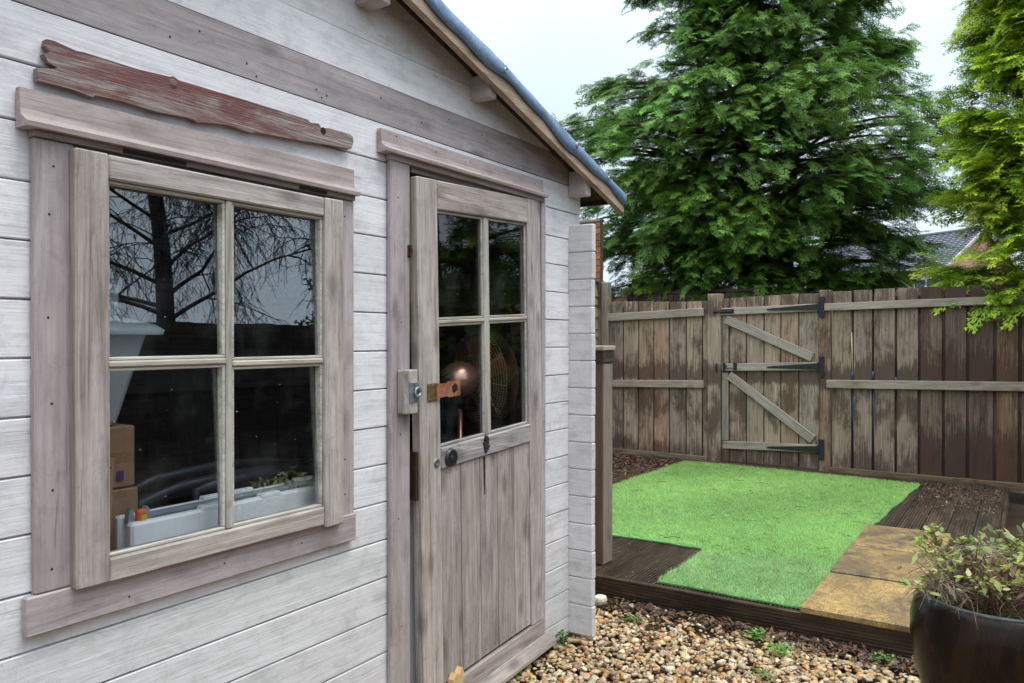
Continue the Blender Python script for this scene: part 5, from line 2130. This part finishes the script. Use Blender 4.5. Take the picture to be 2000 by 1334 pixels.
# leaf mesh: a folded pointed blade
lm_ = {}
for ci, cc_ in enumerate(((.22, .27, .05), (.31, .33, .075), (.14, .19, .04), (.36, .32, .14), (.09, .11, .035))):
    V = np.array([(0, 0, 0), (.3, .17, .05), (.7, .19, .05), (1, 0, -.02), (.7, -.19, .05), (.3, -.17, .05), (.35, 0, 0), (.7, 0, 0)], float)
    F_ = np.array([(0, 6, 1), (1, 6, 7), (1, 7, 2), (2, 7, 3), (3, 7, 4), (4, 7, 5), (5, 7, 6), (5, 6, 0)])
    lm_[ci] = np_mesh('leaf', V, F_, M_plant, np.tile(np.array(cc_), (8, 1)) * np.linspace(.85, 1.1, 8)[:, None])
nl = 0
for e in tips:
    side_dead = (e - PC).to_2d().length < .13 and rr.random() < .35
    for j in range(rr.choice((2, 3, 4)) if not side_dead else 1):
        if nl >= 296: break
        o = bpy.data.objects.new('leaf', lm_[rr.choice((0, 0, 1, 1, 2, 3, 4))])
        COL.objects.link(o)
        o.parent = SB
        o.location = e - OFF[SB.name] + Vector((rr.gauss(0, .008), rr.gauss(0, .008), rr.gauss(0, .008)))
        s = rr.uniform(.026, .046)
        o.scale = (s, s, s)
        o.rotation_euler = (rr.uniform(-.8, .8), rr.uniform(-1.0, .5), rr.uniform(0, 6.28))
        nl += 1


# smaller leaves in between, past counting
rg = np.random.default_rng(77)
te = np.array([tuple(e) for e in tips])
n = 760
p = te[rg.integers(0, len(te), n)] + rg.normal(0, .019, (n, 3))
a_, b_ = rg.uniform(0, 6.283, n), rg.uniform(.009, .019, n)
e1 = np.stack([np.cos(a_), np.sin(a_), rg.normal(.1, .45, n)], 1) * b_[:, None]
e2 = np.stack([-np.sin(a_), np.cos(a_), rg.normal(0, .4, n)], 1) * (b_ * .45)[:, None]
V = np.stack([p - e1, p + e2, p + e1, p - e2], 1).reshape(-1, 3)
pal = np.array([(.26, .33, .06), (.36, .40, .09), (.14, .22, .045), (.42, .38, .16), (.20, .12, .06)])
c_ = pal[rg.integers(0, 5, n)] * rg.uniform(.6, 1.2, (n, 1))
o = link('small_leaves', np_mesh('small_leaves', V - np.array(OFF[SB.name]), np.arange(4 * n).reshape(-1, 4), M_plant, np.repeat(c_, 4, 0)), OFF[SB.name], SB)
o['kind'] = 'stuff'


def strands(n, spread, zr, length, pal, name, parent, seed, rad=.0011, ctr=(0, 0)):
    rq = random.Random(seed)
    V, Fs, C_ = [], [], []
    mb = MB()
    cl = []
    for i in range(n):
        a = rq.uniform(0, 6.28); d = abs(rq.gauss(0, spread))
        p = PC + Vector((ctr[0] + d * math.cos(a), ctr[1] + d * math.sin(a), rq.uniform(*zr)))
        d_ = Vector((math.cos(a) + rq.gauss(0, .7), math.sin(a) + rq.gauss(0, .7), rq.uniform(-.3, .5))).normalized()
        L_ = rq.uniform(*length)
        pts_ = [p]
        for q in range(4):
            d_ = (d_ + Vector((rq.gauss(0, .22), rq.gauss(0, .22), -.28))).normalized()
            pts_.append(pts_[-1] + d_ * L_ / 4)
        b0 = len(mb.v)
        mb.tube(pts_, [rad, rad, rad * .9, rad * .7, rad * .3], 3, False)
        c_ = np.array(rq.choice(pal)) * rq.uniform(.7, 1.2)
        cl += [c_] * (len(mb.v) - b0)
    me = np_mesh(name, np.array(mb.v) - np.array(OFF[parent.name]), np.array(mb.f), M_straw, np.clip(np.array(cl), 0, 1))
    o = link(name, me, OFF[parent.name], parent)
    o['kind'] = 'stuff'
    return o


strands(340, .085, (.52, .64), (.05, .13), [(.38, .21, .13), (.30, .14, .08), (.24, .10, .06), (.46, .33, .23)], 'dead_stalks', SB, 8, .0010, (-.015, .03))
strands(80, .03, (.60, .645), (.06, .12), [(.50, .42, .36), (.42, .34, .30)], 'dead_stalks', SB, 9, .0011, (.05, .06))
strands(110, .02, (.52, .56), (.06, .11), [(.52, .40, .30), (.45, .33, .25)], 'dead_stalks', SB, 10, .0011, (-.06, .165))
strands(130, .07, (.47, .53), (.05, .12), [(.40, .24, .13), (.48, .33, .18)], 'dead_stalks', SB, 13, .0009, (-.07, -.10))
# clover and moss on the pot's soil
n = 2600
rg = np.random.default_rng(31)
a = rg.uniform(0, 6.283, n); d = .195 * np.sqrt(rg.random(n))
px, py = PC.x + d * np.cos(a), PC.y + d * np.sin(a)
pz = .458 + rg.uniform(0, .035, n)
b = rg.uniform(0, 6.283, n); s = rg.uniform(.0035, .0085, n)
p = np.stack([px, py, pz], 1)
e1 = np.stack([np.cos(b), np.sin(b), rg.normal(.2, .4, n)], 1) * s[:, None]
e2 = np.stack([-np.sin(b), np.cos(b), rg.normal(0, .4, n)], 1) * (s * .6)[:, None]
V = np.stack([p - e1, p + e2, p + e1, p - e2], 1).reshape(-1, 3)
pal = np.array([(.06, .20, .03), (.10, .28, .045), (.05, .13, .03), (.14, .16, .05), (.12, .07, .04)])
c_ = pal[rg.integers(0, 5, n)] * rg.uniform(.7, 1.3, (n, 1))
me = np_mesh('clover', V - np.array(PC), np.arange(4 * n).reshape(-1, 4), M_plant, np.repeat(c_, 4, 0))
u = link('clover', me, PC)
tag(u, 'green clover and moss covering the soil in the black pot', kind='stuff')

# low grey-green shrub in the bed beyond the deck, and planting behind the pot
for (x, y, r_, hgt, n, lab, pal) in ((6.9, -2.05, .34, .42, 1500, 'low grey-green shrub in the dark bed at the end of the deck', [(.10, .12, .11), (.06, .09, .06), (.16, .18, .17)]),
                                    (5.3, -2.3, .45, .5, 1500, 'dark low bush in the bed beside the deck edge', [(.03, .05, .02), (.05, .03, .02), (.06, .09, .03)])):
    rg = np.random.default_rng(int(x * 10))
    d = rg.normal(size=(n, 3)); d /= np.linalg.norm(d, axis=1)[:, None]
    rad = rg.uniform(.5, 1.05, n)
    p = d * rad[:, None] * np.array((r_, r_, hgt * .55)) + np.array((0, 0, hgt * .5))
    p[:, 2] = np.maximum(p[:, 2], .02)
    s = rg.uniform(.01, .022, n)
    e1 = rg.normal(size=(n, 3)); e1 /= np.linalg.norm(e1, axis=1)[:, None]
    e2 = np.cross(e1, rg.normal(size=(n, 3))); e2 /= np.linalg.norm(e2, axis=1)[:, None]
    V = np.stack([p - e1 * s[:, None], p + e2 * s[:, None] * .5, p + e1 * s[:, None], p - e2 * s[:, None] * .5], 1).reshape(-1, 3)
    c_ = np.array(pal)[rg.integers(0, 3, n)] * rg.uniform(.7, 1.3, (n, 1))
    o = thing('low_shrub', lab, 'shrub', (x, y, 0))
    link('foliage', np_mesh('foliage', V, np.arange(4 * n).reshape(-1, 4), M_plant, np.repeat(c_, 4, 0)), (x, y, 0), o)
    mb = MB()
    for i in range(12):
        a = i * .55
        mb.tube([(x, y, 0), (x + r_ * .7 * math.cos(a), y + r_ * .7 * math.sin(a), hgt * .7)], [.006, .002], 5)
    put('stems', mb, M_bark, o)
